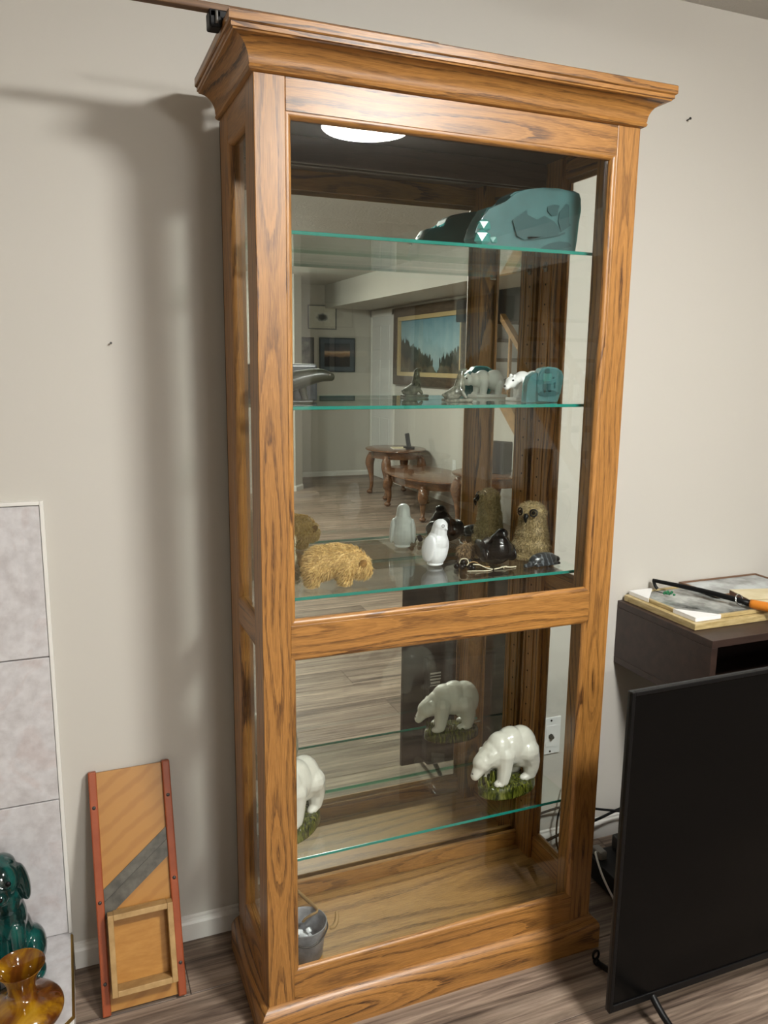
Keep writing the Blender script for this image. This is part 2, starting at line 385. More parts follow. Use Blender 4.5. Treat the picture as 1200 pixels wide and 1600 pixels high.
# plinth, three mitred boards
e = .0207
PP = [(-.012, 0), (e, 0), (e, .058), (e - .002, .066), (e - .007, .074), (e - .013, .079), (0, ZB), (-.012, ZB)]
cp('plinth_board', moulding(BM(), PP, (0, 0, 0), (W, 0, 0), (0, -1, 0), 1, 1), 'oak_x', angle=35)
cp('plinth_board', moulding(BM(), PP, (0, D, 0), (0, 0, 0), (-1, 0, 0), 0, 1), 'oak_y', angle=35)
cp('plinth_board', moulding(BM(), PP, (W, 0, 0), (W, D, 0), (1, 0, 0), 1, 0), 'oak_y', angle=35)
# crown
CP = [(-.010, ZC - .001), (.003, ZC - .001), (.0075, ZC + .001), (.0095, ZC + .005), (.0075, ZC + .009), (.0085, ZC + .0105)]
CP += [(.0085 + .033 * (1 - math.cos(q)), ZC + .0105 + .036 * math.sin(q)) for q in [R(12 + 78 * i / 7) for i in range(8)]]
CP += [(.0425, ZC + .049), (.0455, ZC + .050), (.0455, ZC + .0572), (-.010, ZC + .0572)]
TP = [(-.03, ZC + .0574), (.0470, ZC + .0574), (.0495, ZC + .0594), (.0495, ZT - .002), (.0475, ZT), (-.03, ZT)]
for nm, pr in (('crown_moulding', CP), ('crown_cap', TP)):
    cp(nm, moulding(BM(), pr, (0, 0, 0), (W, 0, 0), (0, -1, 0), 1, 1), 'oak_x', angle=38)
    cp(nm, moulding(BM(), pr, (0, D, 0), (0, 0, 0), (-1, 0, 0), 0, 1), 'oak_y', angle=38)
    cp(nm, moulding(BM(), pr, (W, 0, 0), (W, D, 0), (1, 0, 0), 1, 0), 'oak_y', angle=38)
cp('top_panel', box(.032, W - .032, .032, D, ZC - .012, ZC + .02), 'oak_shade', label='panel under the crown, coloured dark for shade')
# corner posts
PD, RY, RX = .0665, .238, .033
pinz = [.25 + .0485 * i for i in range(34)]
for sx in (0, 1):
    X = lambda q: q if sx == 0 else W - q
    a, b = sorted((X(0), X(ST)))
    fp = cp('front_post', box(a, b, 0, PD, ZB, ZC, bev=.0016), 'oak_z')
    a, b = sorted((X(0), X(RX)))
    rp = cp('rear_post', box(a, b, RY, D, ZB, ZC, bev=.0016), 'oak_z')
    bm = BM(); xi = X(RX); s = 1 if sx == 0 else -1
    for z in pinz:
        if FL + .1 < z < 1.86: tube(bm, [(xi - s * .002, .285, z), (xi + s * .0004, .285, z)], .0026, 8)
    cp('pin_holes', bm, 'hole', rp, kind='stuff')
    for yy in (.262, .300):
        cp('bead', box(min(xi, xi + s * .0022), max(xi, xi + s * .0022), yy, yy + .004, .16, T1 - .01, bev=.0008), 'oak_z', rp)
# front rails
cp('top_rail', box(ST, W - ST, 0.0004, .022, T1, ZC, bev=.0012), 'oak_x')
cp('middle_rail', box(ST, W - ST, 0.0004, .022, M0, M1, bev=.0012), 'oak_x')
cp('bottom_rail', box(ST, W - ST, 0.0004, .022, ZB, B1, bev=.0012), 'oak_x')
# glazing beads around both front openings (quarter-round sloping in to the glass)
BP = [(0, .0006), (.003, .0002), (.0075, .0022), (.0105, .0058), (.0115, .0115), (.0, .0115)]
for z0, z1 in ((M1, T1), (B1, M0)):
    x0, x1 = ST, W - ST
    cp('glazing_bead', moulding(BM(), BP, (x0, 0, z0), (x1, 0, z0), (0, 0, 1), -1, -1, up=(0, 1, 0)), 'oak_x', angle=40)
    cp('glazing_bead', moulding(BM(), BP, (x0, 0, z1), (x1, 0, z1), (0, 0, -1), -1, -1, up=(0, 1, 0)), 'oak_x', angle=40)
    cp('glazing_bead', moulding(BM(), BP, (x0, 0, z0), (x0, 0, z1), (1, 0, 0), -1, -1, up=(0, 1, 0)), 'oak_z', angle=40)
    cp('glazing_bead', moulding(BM(), BP, (x1, 0, z0), (x1, 0, z1), (-1, 0, 0), -1, -1, up=(0, 1, 0)), 'oak_z', angle=40)
    cp('front_pane', box(x0 + .002, x1 - .002, .0122, .0152, z0 + .002, z1 - .002), 'glass')
# side frames: rails, beads, panes
SBP = [(0, .0004), (.003, .0002), (.008, .003), (.011, .008), (.011, .012), (0, .012)]
for sx in (0, 1):
    X = lambda q: q if sx == 0 else W - q
    s = 1 if sx == 0 else -1
    for z0, z1 in ((T1, ZC), (M0 + .012, M1 - .008), (ZB, .165)):
        a, b = sorted((X(.0004), X(.022)))
        cp('side_rail', box(a, b, PD, RY, z0, z1, bev=.001), 'oak_y')
    for z0, z1 in ((M1 - .008, T1), (.165, M0 + .012)):
        y0, y1 = PD, RY
        cp('side_bead', moulding(BM(), SBP, (X(0), y0, z0), (X(0), y1, z0), (0, 0, 1), -1, -1, up=(s, 0, 0)), 'oak_y', angle=40)
        cp('side_bead', moulding(BM(), SBP, (X(0), y0, z1), (X(0), y1, z1), (0, 0, -1), -1, -1, up=(s, 0, 0)), 'oak_y', angle=40)
        cp('side_bead', moulding(BM(), SBP, (X(0), y0, z0), (X(0), y0, z1), (0, 1, 0), -1, -1, up=(s, 0, 0)), 'oak_z', angle=40)
        cp('side_bead', moulding(BM(), SBP, (X(0), y1, z0), (X(0), y1, z1), (0, -1, 0), -1, -1, up=(s, 0, 0)), 'oak_z', angle=40)
        a, b = sorted((X(.0125), X(.0155)))
        cp('side_pane', box(a, b, y0 + .002, y1 - .002, z0 + .002, z1 - .002), 'glass')
# inside: floor board, lower back rail, mirror and its backing
cp('cabinet_floor', box(.023, W - .023, .0225, D - .001, FL - .014, FL), 'oak_floor')
cp('back_rail', box(RX, W - RX, .302, D, FL + .0005, .146, bev=.002), 'oak_x')
cp('back_rail', box(RX, W - RX, .302, D, T1 - .01, ZC - .013, bev=.002), 'oak_shade')
cp('mirror', box(.004, W - .004, YM, YM + .004, .12, ZC - .004), 'mirror')
cp('back_panel', box(.002, W - .002, YM + .0045, YM + .0085, ZB, ZC), 'black_matte')
# shelf pins on the posts
for z in ZS:
    for xi, s in ((RX, 1), (W - RX, -1)):
        bm = BM(); tube(bm, [(xi - s * .004, .285, z - .0112), (xi + s * .010, .285, z - .0112)], .0028, 10)
        bx(bm, min(xi, xi + s * .004), max(xi, xi + s * .004), .279, .291, z - .020, z - .0084, bev=.001)
        cp('shelf_pin', bm, 'clear_plastic', smooth=False)
    for xi, s in ((.0235, 1), (W - .0235, -1)):
        bm = BM(); tube(bm, [(xi - s * .0065, PD + .012, z - .0112), (xi + s * .010, PD + .012, z - .0112)], .0028, 10)
        cp('shelf_pin', bm, 'clear_plastic')
# glass shelves: lift-out things of their own
for z, lab in zip(ZS, ('glass shelf carrying only the large teal ice sculpture', 'glass shelf at eye level with small bear and seal carvings',
                       'glass shelf above the wooden crossbar with birds and fur animals', 'low glass shelf carrying the white ceramic polar bears')):
    sh = thing('glass_shelf', lab, 'shelf', (W / 2, .198, z - .008), group='glass shelves in the oak cabinet')
    x0, x1, y0, y1 = .0235, W - .0235, .072, YM - .0012
    x0b, x1b = RX + .0035, W - RX - .0035
    poly = [(x0, y0 + .0016), (x1, y0 + .0016), (x1, RY - .002), (x1b, RY - .002), (x1b, y1 - .0016), (x0b, y1 - .0016), (x0b, RY - .002), (x0, RY - .002)]
    obj('glass_sheet', prism(BM(), poly, .0076, base=z - .0077), M['shelf_glass'], sh, w=True)
    obj('polished_edge', box(x0, x1, y0, y0 + .0015, z - .0068, z, bev=.0005, seg=1), M['shelf_edge'], sh, w=True, label='green polished front edge')
    obj('polished_edge', box(x0b, x1b, y1 - .0015, y1, z - .0068, z, bev=.0005, seg=1), M['shelf_edge_back'], sh, w=True, label='green polished back edge')

# stick and clip lying on top of the cabinet
st = thing('wooden_stick', 'long dark wooden stick with black clip on top of the cabinet', 'stick', (.1, .05, ZT))
obj('rod', box(-.20, .36, .010, .030, ZT + .0136, ZT + .0256, bev=.002), mottled('dark oak strip', '#5b4029', '#7a5a3c', 20, .5, stretch=(1, 12, 12)), st, w=True)
bm = box(-.072, -.0505, .004, .036, ZT - .014, ZT + .0134, bev=.003); bx(bm, -.072, .02, .004, .036, ZT + .0006, ZT + .0134, bev=.002)
c1 = obj('clip', bm, M['black'], st, w=True)
bm = BM(); tube(bm, [(-.060, .0025, ZT - .010), (-.060, .0025, ZT + .010)], .003, 8)
obj('clip_spring', bm, M['steel'], c1, w=True)

# ------------------------------------------------------------------ fireplace tile surround and hearth
fp = thing('fireplace_surround', 'grey stone-look tile surround with white edge trim on the wall', 'fireplace', (-.62, YW - .006, 0))
obj('backing', box(-1.16, -.400, YW - .006, YW - .0002, .1035, 1.150), M['grout'], fp, w=True)
zr = [.1045, .4545, .8030, 1.148]
for i in range(3):
    for k in range(2):
        x1 = -.4005 - k * .353; x0 = x1 - .350
        obj('tile', box(x0, x1, YW - .013, YW - .0062, zr[i] + .0015, zr[i + 1] - .0015, bev=.0012, seg=1), M['tile'], fp, w=True)
obj('edge_trim', box(-.3995, -.391, YW - .0145, YW - .0002, .1035, 1.157, bev=.0015), M['white_trim'], fp, w=True)
obj('edge_trim', box(-1.16, -.3995, YW - .0145, YW - .0002, 1.1485, 1.157, bev=.0015), M['white_trim'], fp, w=True)
he = thing('hearth', 'low tiled hearth platform with brass edging in the corner', 'hearth', (-.7, .2, 0))
HP = [(-.392, YW - .001), (-.392, .106), (-.48, .015), (-1.30, .015), (-1.30, YW - .001)]
obj('platform', prism(BM(), HP, .094), M['white_trim'], he, w=True)
obj('tile', prism(BM(), [(-.3955, YW - .002), (-.3955, .108), (-.482, .019), (-.745, .019), (-.745, YW - .002)], .0085, base=.0945), M['tile'], he, w=True)
obj('tile', prism(BM(), [(-.748, .019), (-1.0985, .019), (-1.0985, YW - .002), (-.748, YW - .002)][::-1], .0085, base=.0945), M['tile'], he, w=True)
obj('tile', prism(BM(), [(-1.1015, .019), (-1.298, .019), (-1.298, YW - .002), (-1.1015, YW - .002)][::-1], .0085, base=.0945), M['tile'], he, w=True)
bm = BM(); tube(bm, [(-.3935, YW - .018, .0985), (-.3935, .107, .0985), (-.481, .017, .0985), (-1.298, .017, .0985)], .0042, 8)
obj('brass_edging', bm, M['brass'], he, w=True)

# ------------------------------------------------------------------ wall plate, nail
wp = thing('wall_plate', 'white cable outlet plate on the wall behind the cabinet', 'outlet', (.95, YW, .317))
pl = obj('plate', box(.9145, .9845, YW - .006, YW - .0003, .317, .434, bev=.0025), M['white_plastic'], wp, w=True)
obj('insert', box(.933, .966, YW - .0072, YW - .0055, .341, .409, bev=.0008), M['white_plastic'], wp, w=True)
bm = BM(); tube(bm, [(.9495, YW - .0065, .375), (.9495, YW - .018, .375)], .0055, 12); tube(bm, [(.9495, YW - .007, .375), (.9495, YW - .0095, .375)], .0085, 6)
obj('coax_socket', bm, M['dark_steel'], wp, w=True)
for z in (.3265, .4245):
    bm = BM(); tube(bm, [(.9495, YW - .0055, z), (.9495, YW - .0075, z)], .0032, 10); obj('screw', bm, M['dark_steel'], wp, w=True)
bm = BM(); tube(bm, [(1.288, YW + .002, 2.1195), (1.287, YW - .014, 2.1215)], .0016, 8); tube(bm, [(1.287, YW - .0138, 2.1215), (1.287, YW - .0152, 2.1217)], .0036, 10)
tag(obj('nail', bm, M['dark_steel'], w=True), 'small dark nail in the bare wall beside the cabinet crown', 'nail')
bm = BM(); tube(bm, [(-.235, YW + .002, 1.494), (-.235, YW - .008, 1.4945)], .0012, 8); tube(bm, [(-.235, YW - .0078, 1.4945), (-.235, YW - .009, 1.4946)], .0026, 10)
tag(obj('nail', bm, M['dark_steel'], w=True), 'tiny nail in the wall left of the cabinet shadow', 'nail')

# ------------------------------------------------------------------ television in front of the cubby
tv = thing('television', 'large black flat television standing on the floor with screen forward', 'television', (1.31, -.25, 0))
TX0, TX1, TZ0, TZ1, TY = .692, 1.922, .066, .812, -.262
obj('back_shell', box(TX0, TX1, TY + .004, TY + .012, TZ0, TZ1, bev=.002), M['tv_back'], tv, w=True)
obj('electronics_housing', box(TX0 + .075, TX1 - .075, TY + .012, TY + .062, TZ0 + .012, TZ0 + .40, bev=.008), M['tv_back'], tv, w=True)
obj('screen', box(TX0 + .009, TX1 - .009, TY - .001, TY + .004, TZ0 + .018, TZ1 - .009), M['tv_screen'], tv, w=True)
for nm, a in (('bezel', (TX0, TX0 + .009, TY - .004, TY + .004, TZ0, TZ1)), ('bezel', (TX1 - .009, TX1, TY - .004, TY + .004, TZ0, TZ1)),
              ('bezel', (TX0 + .009, TX1 - .009, TY - .004, TY + .004, TZ1 - .009, TZ1)), ('bezel', (TX0 + .009, TX1 - .009, TY - .004, TY + .004, TZ0, TZ0 + .018))):
    obj(nm, box(*a, bev=.001, seg=1), M['black'], tv, w=True)
hy = TY + .0622
for (xa, xb, za, zb_) in ((.772, .812, .415, .421), (.772, .812, .405, .409), (.772, .812, .393, .399), (.774, .81, .380, .388), (.772, .812, .372, .376),
                          (.776, .802, .326, .348), (.772, .808, .306, .310), (.772, .806, .292, .296), (.774, .81, .262, .270)):
    obj('label_sticker', box(xa, xb, hy, hy + .0006, za, zb_), M['sticker'], tv, w=True)
obj('port_bay', box(.840, .870, hy - .006, hy + .001, .25, .44, bev=.002), M['black'], tv, w=True)
for fx in (.812, 1.80):
    bm = BM()
    tube(bm, [(fx, -.250, TZ0 + .012), (fx + .004, -.19, .040), (fx - .004, -.075, .0075)], [.009, .008, .0072], 10, 5)
    tube(bm, [(fx, -.250, TZ0 + .012), (fx + .004, -.315, .040), (fx + .012, -.47, .0075)], [.009, .008, .0072], 10, 5)
    ell(bm, (fx - .004, -.072, .0075), (.0085, .012, .0074)); ell(bm, (fx + .012, -.472, .0075), (.0085, .012, .0074))
    f_ = obj('foot', bm, M['black'], tv, w=True, smooth=True)
    bm = BM(); tube(bm, [(fx - .004 + .0085 * math.cos(q), -.066, .024 + .012 * math.sin(q)) for q in [i * math.pi / 6 for i in range(12)]], .0032, 6, closed=True)
    obj('cable_ring', bm, M['black'], f_, w=True, smooth=True)

# ------------------------------------------------------------------ wall cubby and what lies on it
cu = thing('wall_shelf_box', 'dark brown open-fronted shelf box on the wall beside the cabinet', 'shelf', (1.55, .2, .575))
CX0, CX1, CY0, CZ0, CZ1 = 1.165, 1.955, .005, .578, .771
for nm, a in (('top_board', (CX0, CX1, CY0, YW - .001, CZ1 - .02, CZ1)), ('bottom_board', (CX0, CX1, CY0, YW - .001, CZ0, CZ0 + .02)),
              ('side_board', (CX0, CX0 + .02, CY0, YW - .001, CZ0 + .0202, CZ1 - .0202)), ('side_board', (CX1 - .02, CX1, CY0, YW - .001, CZ0 + .0202, CZ1 - .0202)),
              ('back_board', (CX0 + .0202, CX1 - .0202, YW - .012, YW - .001, CZ0 + .0202, CZ1 - .0202))):
    obj(nm, box(*a, bev=.001, seg=1), M['cubby'], cu, w=True)
M['gold'] = mottled('worn gold frame', '#a48e5c', '#c4b081', 25, .4, stretch=(1, 1, 8))
M['print_bw'] = mottled('grey photo print', '#2e302e', '#b9bdb8', 11, .12, lo=.3, hi=.62)
M['print_col'] = mottled('pale photo print', '#4a4038', '#c8cfd0', 9, .12, lo=.25, hi=.6)
def flat_frame(name, label, x0, x1, y0, y1, z, h, wd, mf, mp):
    f = thing(name, label, 'picture', ((x0 + x1) / 2, (y0 + y1) / 2, z))
    for a in ((x0, x1, y0, y0 + wd), (x0, x1, y1 - wd, y1), (x0, x0 + wd, y0 + wd, y1 - wd), (x1 - wd, x1, y0 + wd, y1 - wd)):
        obj('frame_bar', box(*a, z, z + h, bev=.0015), mf, f, w=True)
    obj('print', box(x0 + wd, x1 - wd, y0 + wd, y1 - wd, z + .001, z + h - .004), mp, f, w=True)
    return f
z = CZ1 + .0004
flat_frame('picture_frame', 'larger gold framed picture lying flat at the bottom of the pile', 1.180, 1.640, .084, .374, z, .018, .018, M['gold'], M['print_bw'])
f2 = flat_frame('picture_frame', 'thinner framed photograph lying on top with card corners', 1.196, 1.560, .100, .368, z + .0185, .010, .010, M['gold'], M['print_bw'])
zz = z + .0288
def card_corner(x, y, sx, sy):
    bm = BM(); L = .085
    prism(bm, [(x, y), (x + sx * L, y), (x, y + sy * L)] if sx * sy > 0 else [(x, y), (x, y + sy * L), (x + sx * L, y)], .0015, base=zz)
    bx(bm, min(x, x + sx * L), max(x, x + sx * L), min(y, y - sy * .0015), max(y, y - sy * .0015), zz - .0098, zz + .0015)
    bx(bm, min(x, x - sx * .0015), max(x, x - sx * .0015), min(y, y + sy * L), max(y, y + sy * L), zz - .0098, zz + .0015)
    return obj('card_corner', bm, M['white_card'], f2, w=True)
card_corner(1.1945, .0985, 1, 1); card_corner(1.1945, .3695, 1, -1)
flat_frame('picture_frame', 'pale framed photograph at the back of the pile against the wall', 1.39, 1.70, .225, .381, zz + .0003, .008, .008, plain('thin brown frame', '#6e513b', .4), M['print_col'])
tool = thing('bar_tool', 'long black metal bar tool with orange handle across the frames', 'tool', (1.36, .2, zz))
bm = BM(); tube(bm, [(1.275, .366, zz + .027), (1.345, .240, zz + .0225), (1.402, .115, zz + .0145)], [.0055, .0075, .0085], 10, 4)
obj('bar', bm, M['black'], tool, w=True, smooth=True)
bm = BM(); tube(bm, [(1.277, .364, zz + .027), (1.272, .352, zz + .015), (1.276, .344, zz + .0062)], .005, 8, 3); obj('hook', bm, M['black'], tool, w=True, smooth=True)
bm = BM(); tube(bm, [(1.402, .115, zz + .0145), (1.42, .075, zz + .014), (1.455, .004, zz + .013)], [.012, .0135, .012], 12, 4); obj('handle', bm, plain('orange rubber', '#c9781f', .5), tool, w=True, smooth=True)
bm = BM(); tube(bm, [(1.389 + .013 * math.cos(q), .143 + .006 * math.sin(q), zz + .017 + .015 * math.sin(q)) for q in [i * math.pi / 7 for i in range(14)]], .002, 6, closed=True)
obj('clamp_ring', bm, M['chrome'], tool, w=True, smooth=True)
bk = thing('book', 'small brown book with yellowed paper cover beside the black tool', 'book', (1.50, .2, zz))
M['paper'] = mottled('yellowed paper', '#cdbf97', '#ddd2b2', 14, .8)
zb2 = zz + .0005
rm = Matrix.Translation((1.50, .165, 0)) @ Matrix.Rotation(R(-14), 4, 'Z')
obj('pages', box(-.068, .078, -.045, .045, zb2 + .002, zb2 + .017, mat=rm), M['paper'], bk, w=True)
obj('cover', box(-.074, .080, -.048, .048, zb2 + .0172, zb2 + .0192, mat=rm), M['paper'], bk, w=True, label='yellowed front cover')
bm = box(-.074, -.070, -.048, .048, zb2 + .0004, zb2 + .017, mat=rm); bx(bm, -.070, .080, -.048, .048, zb2, zb2 + .0018, mat=rm)
obj('spine', bm, plain('brown cloth', '#6b4c3c', .8), bk, w=True)
gs = thing('green_sprig', 'little green artificial sprig lying on the top photograph', 'decoration', (1.262, .30, zz))
bm = BM(); rg = random.Random(3)
for i in range(14):
    p = Vector((1.268 + rg.uniform(-.012, .012), .285 + rg.uniform(-.012, .012), zz + .006 + rg.uniform(0, .008))); ell(bm, p, (.004, .004, .0035), u=8, v=6)
obj('leaf_cluster', bm, plain('sprig green', '#1f6b43', .6), gs, w=True, smooth=True)
bm = BM(); tube(bm, [(1.262, .335, zz + .003), (1.268, .300, zz + .004), (1.268, .285, zz + .006)], .0015, 6, 4); obj('stem', bm, M['dark_steel'], gs, w=True)

# ------------------------------------------------------------------ boxes and cables on the floor behind the television
av = thing('media_player', 'low black media box on the floor behind the television', 'electronics', (1.13, .2, 0))
obj('case', box(1.0, 1.33, .085, .245, .004, .066, bev=.003), M['black_matte'], av, w=True)
obj('front_slot', box(1.03, 1.11, .0835, .0855, .036, .040), M['steel'], av, w=True)
for xx in (1.02, 1.31):
    for yy in (.10, .23): obj('rubber_foot', box(xx - .008, xx + .008, yy - .008, yy + .008, 0, .0042), M['black'], av, w=True)
rt = thing('network_router', 'dark box lying on the media player under tangled cables', 'electronics', (1.2, .19, .067))
obj('case', box(1.08, 1.27, .13, .235, .0665, .112, bev=.005), plain('router grey', '#2b2926', .5), rt, w=True)
ad = thing('power_adapter', 'white power adapter on its cable beside the cabinet foot', 'adapter', (1.0, .25, .067))
obj('case', box(1.010, 1.035, .190, .235, .0665, .092, bev=.006), plain('grey adapter', '#8d8d88', .45), ad, w=True)
bm = BM(); tube(bm, [(1.01, .21, .085), (.985, .18, .10), (.972, .13, .07), (.985, .09, .02), (.99, .05, .004)], .0032, 8, 6); obj('cord', bm, M['white_plastic'], ad, w=True, smooth=True)
def cable(pts, r, lab, m='black'):
    bm = BM(); tube(bm, pts, r, 8, 7); return tag(obj('cable', bm, M[m], w=True, smooth=True), lab, 'cable', 'cables behind the television')
cable([(1.00, YW - .016, .205), (.985, YW - .03, .17), (.965, YW - .04, .10), (.972, YW - .05, .02), (1.03, .30, .004), (1.09, .255, .020)], .0028, 'thin black cable hanging down the wall behind the cabinet')
cable([(.88, .362, .135), (.99, .34, .16), (1.06, .27, .175), (1.14, .22, .17), (1.22, .18, .1165)], .0035, 'black cable arching over the router beside the cabinet')
cable([(.875, .300, .085), (.96, .305, .10), (1.07, .30, .12), (1.2, .30, .14), (1.30, .29, .09), (1.345, .28, .01)], .0042, 'thicker black cable looping up behind the television edge')
cable([(.99, .076, .03), (.975, .05, .008), (.985, .0, .0032), (1.03, -.05, .0032), (1.10, -.08, .0032)], .003, 'black cable trailing on the floor from the media box')

# ------------------------------------------------------------------ cabbage cutter board leaning on the wall
M['pine'] = mottled('varnished pine', '#a06c2a', '#b5833e', 5, .42, stretch=(3, 3, 14), lo=.3, hi=.7)
t = NT('aged pine board'); co = t.scale(t.coord(), (1, 1, 1)); s_ = t.n('SeparateXYZ', {0: co})
dg_ = t.math('ADD', t.math('MULTIPLY', s_.outputs[0], -42.0), t.math('MULTIPLY', s_.outputs[2], 62.0))
wv = t.math('SINE', t.math('ADD', t.math('MULTIPLY', dg_, 2.2), t.math('MULTIPLY', t.noise(co, 14, 3), 5.0)))
t.prin(t.mix(.55, lin('#a57434'), t.ramp(wv, [(.1, '#ab7a38'), (.9, '#98652a')])), .4, Coat_Weight=.2); M['pine_diag'] = t.m
M['pale_wood'] = mottled('pale wood', '#9d7c4c', '#b39260', 9, .55, stretch=(4, 4, 4))
M['red_paint'] = mottled('brick red paint', '#8a3f1c', '#9c4c26', 12, .45)
ck = thing('cabbage_cutter', 'wooden cabbage cutter board with red rails leaning on the wall', 'cutter', (-.243, .207, 0.0), rot=(R(-19.3), 0, 0))
hw, CL = .0925, .535
obj('board', box(-hw + .010, hw - .010, -.013, -.002, .004, CL - .004, bev=.001), M['pine_diag'], ck)
for s in (-1, 1):
    z0 = 0.0 if s < 0 else .002
    r_ = obj('side_rail', box(*sorted((s * hw, s * (hw - .0185))), -.024, 0, z0, CL, bev=.003), M['red_paint'], ck)
    zs_ = (.07, .245, .455) if s < 0 else (.075, .265, .455)
    for z in zs_:
        bm = BM(); ell(bm, (s * (hw - .009), -.0242, z), (.0042, .0018, .0042), u=12, v=8); sub('screw', bm, M['dark_steel'], r_, smooth=True)
bl = lambda a0, a1, y: prism(BM(), [(-hw + .0186, .240 + a0), (hw - .0186, .352 + a0), (hw - .0186, .352 + a1), (-hw + .0186, .240 + a1)], .003, axis='y', base=y)
M['blade'] = mottled('old steel blade', '#4c4a45', '#67645c', 30, .4, Metallic=.55)
obj('blade', bl(0, .030, -.0165), M['blade'], ck); obj('blade', bl(-.036, .002, -.0185), M['blade'], ck)
bz0, bz1 = .048, .222
bxk = thing('cutter_hopper', 'x', 'x'); COL.objects.unlink(bxk); bpy.data.objects.remove(bxk)
for nm, a in (('hopper_side', (-.070, -.0575, -.058, -.0242, bz0, bz1)), ('hopper_side', (.0605, .073, -.058, -.0242, bz0, bz1)),
              ('hopper_side', (-.0573, .0603, -.058, -.0186, bz1 - .0125, bz1)), ('hopper_side', (-.0573, .0603, -.058, -.0136, bz0, bz0 + .0125))):
    obj(nm, box(*a, bev=.0012), M['pale_wood'], ck)
obj('hopper_plate', box(-.0573, .0603, -.0165, -.0132, bz0 + .013, .222), M['pine'], ck)

# ------------------------------------------------------------------ ceramics on the hearth
def glaze(name, stops, scale=6, dist=2.0, stretch=(1, 1, 1), rough=.08):
    t_ = NT(name); co_ = t_.scale(t_.coord(), stretch)
    f = t_.noise(co_, scale, 4, .55, dist); t_.prin(t_.ramp(f, stops), rough, Coat_Weight=.6, Coat_Roughness=.03); return t_.m
M['teal_glaze'] = glaze('teal black drip glaze', [(.30, '#040a0a'), (.46, '#082c2a'), (.58, '#0d4a45'), (.74, '#15635b')], 9, 1.2, (1.4, 1.4, .5))
M['amber_glaze'] = glaze('amber brown drip glaze', [(.30, '#2c1208'), (.45, '#61350e'), (.58, '#94690f'), (.76, '#b78f28')], 11, 1.0, (1.2, 1.2, .35))
dog = thing('ceramic_dog', 'teal and black glazed ceramic dog sitting on the hearth', 'figurine', (-.525, .297, .1032), rotz=R(0))
bm = BM()
ell(bm, (0, .005, .075), (.058, .055, .078)); ell(bm, (0, -.008, .135), (.047, .044, .07)); ell(bm, (0, -.018, .185), (.038, .036, .045))
ell(bm, (0, -.026, .243), (.040, .042, .044)); ell(bm, (0, -.062, .228), (.021, .028, .019)); ell(bm, (0, -.012, .268), (.032, .032, .024))
for s in (-1, 1):
    limb(bm, [(s * .024, -.034, .125), (s * .027, -.052, .06), (s * .027, -.056, .014)], [.020, .016, .014]); ell(bm, (s * .028, -.070, .012), (.017, .026, .0125))
    ell(bm, (s * .054, .002, .045), (.028, .045, .048)); ell(bm, (s * .062, -.040, .013), (.018, .032, .0135))
    ell(bm, (s * .043, -.016, .222), (.014, .024, .046), rot=(0, s * -10, 0))
obj('body', remesh(bm, .003, 4), M['teal_glaze'], dog, smooth=True)
for s in (-1, 1):
    bm = BM(); ell(bm, (s * .018, -.063, .252), (.006, .004, .006), u=12, v=8); obj('eye', bm, M['black'], dog, smooth=True)
bm = BM(); ell(bm, (0, -.089, .234), (.008, .006, .006), u=12, v=8); obj('nose', bm, M['black'], dog, smooth=True)
va = thing('ceramic_vase', 'amber and brown glazed vase with flared neck on the hearth', 'vase', (-.487, .118, .1032))
prof = [(.004, 0), (.040, 0), (.058, .006), (.073, .020), (.079, .034), (.074, .048), (.056, .062), (.036, .070), (.0275, .078), (.0265, .092), (.030, .108), (.038, .124), (.047, .138), (.0485, .1405),
        (.0465, .1395), (.0365, .125), (.028, .108), (.024, .092), (.024, .080), (.004, .078)]
P3 = [Vector((a, 0, b)) for a, b in prof]
obj('body', lathe(BM(), [(p.x, p.z) for p in smooth_path(P3, 3)], 48), M['amber_glaze'], va, smooth=True)

# ------------------------------------------------------------------ shelf 1: teal ice sculpture
t = NT('frosted teal glass'); co = t.coord(); f = t.noise(co, 22, 3)
t.prin(t.ramp(f, [(.3, '#3a6466'), (.7, '#477476')]), .4, Coat_Weight=.15, Subsurface_Weight=.75, Subsurface_Radius=(.02, .05, .05), Subsurface_Scale=1.0); M['teal_glass'] = t.m
M['teal_bright'] = plain('bright teal glass', '#4a928c', .25, Coat_Weight=.4, Subsurface_Weight=.6, Subsurface_Radius=(.02, .05, .05), Subsurface_Scale=1.0)
M['teal_etch'] = plain('deep etched teal', '#1d4749', .45)
ice = thing('ice_sculpture', 'large frosted teal glass iceberg block with etched wildlife on the top shelf', 'sculpture', (.66, .16, ZS[0] + .0004))
def Zi(px, py): return (.66 + (px - 690) * .000312, ZS[0] + .0006 + (560 - py) * .000273)
out = [(270, 560), (235, 470), (250, 380), (300, 300), (330, 235), (430, 215), (475, 190), (500, 130), (540, 98), (640, 70), (760, 48), (900, 40), (1040, 46), (1080, 62), (1097, 105), (1094, 190), (1080, 300), (1072, 430), (1066, 560)]
poly = [Zi(*p) for p in out]; poly[0] = (poly[0][0], ZS[0] + .0006); poly[-1] = (poly[-1][0], ZS[0] + .0006)
bm = prism(BM(), poly, .062, axis='y', base=.135)
ff = [e_ for e_ in bm.edges if abs(e_.verts[0].co.y - e_.verts[1].co.y) < 1e-5]
bmesh.ops.bevel(bm, geom=ff, offset=.004, segments=3, affect='EDGES')
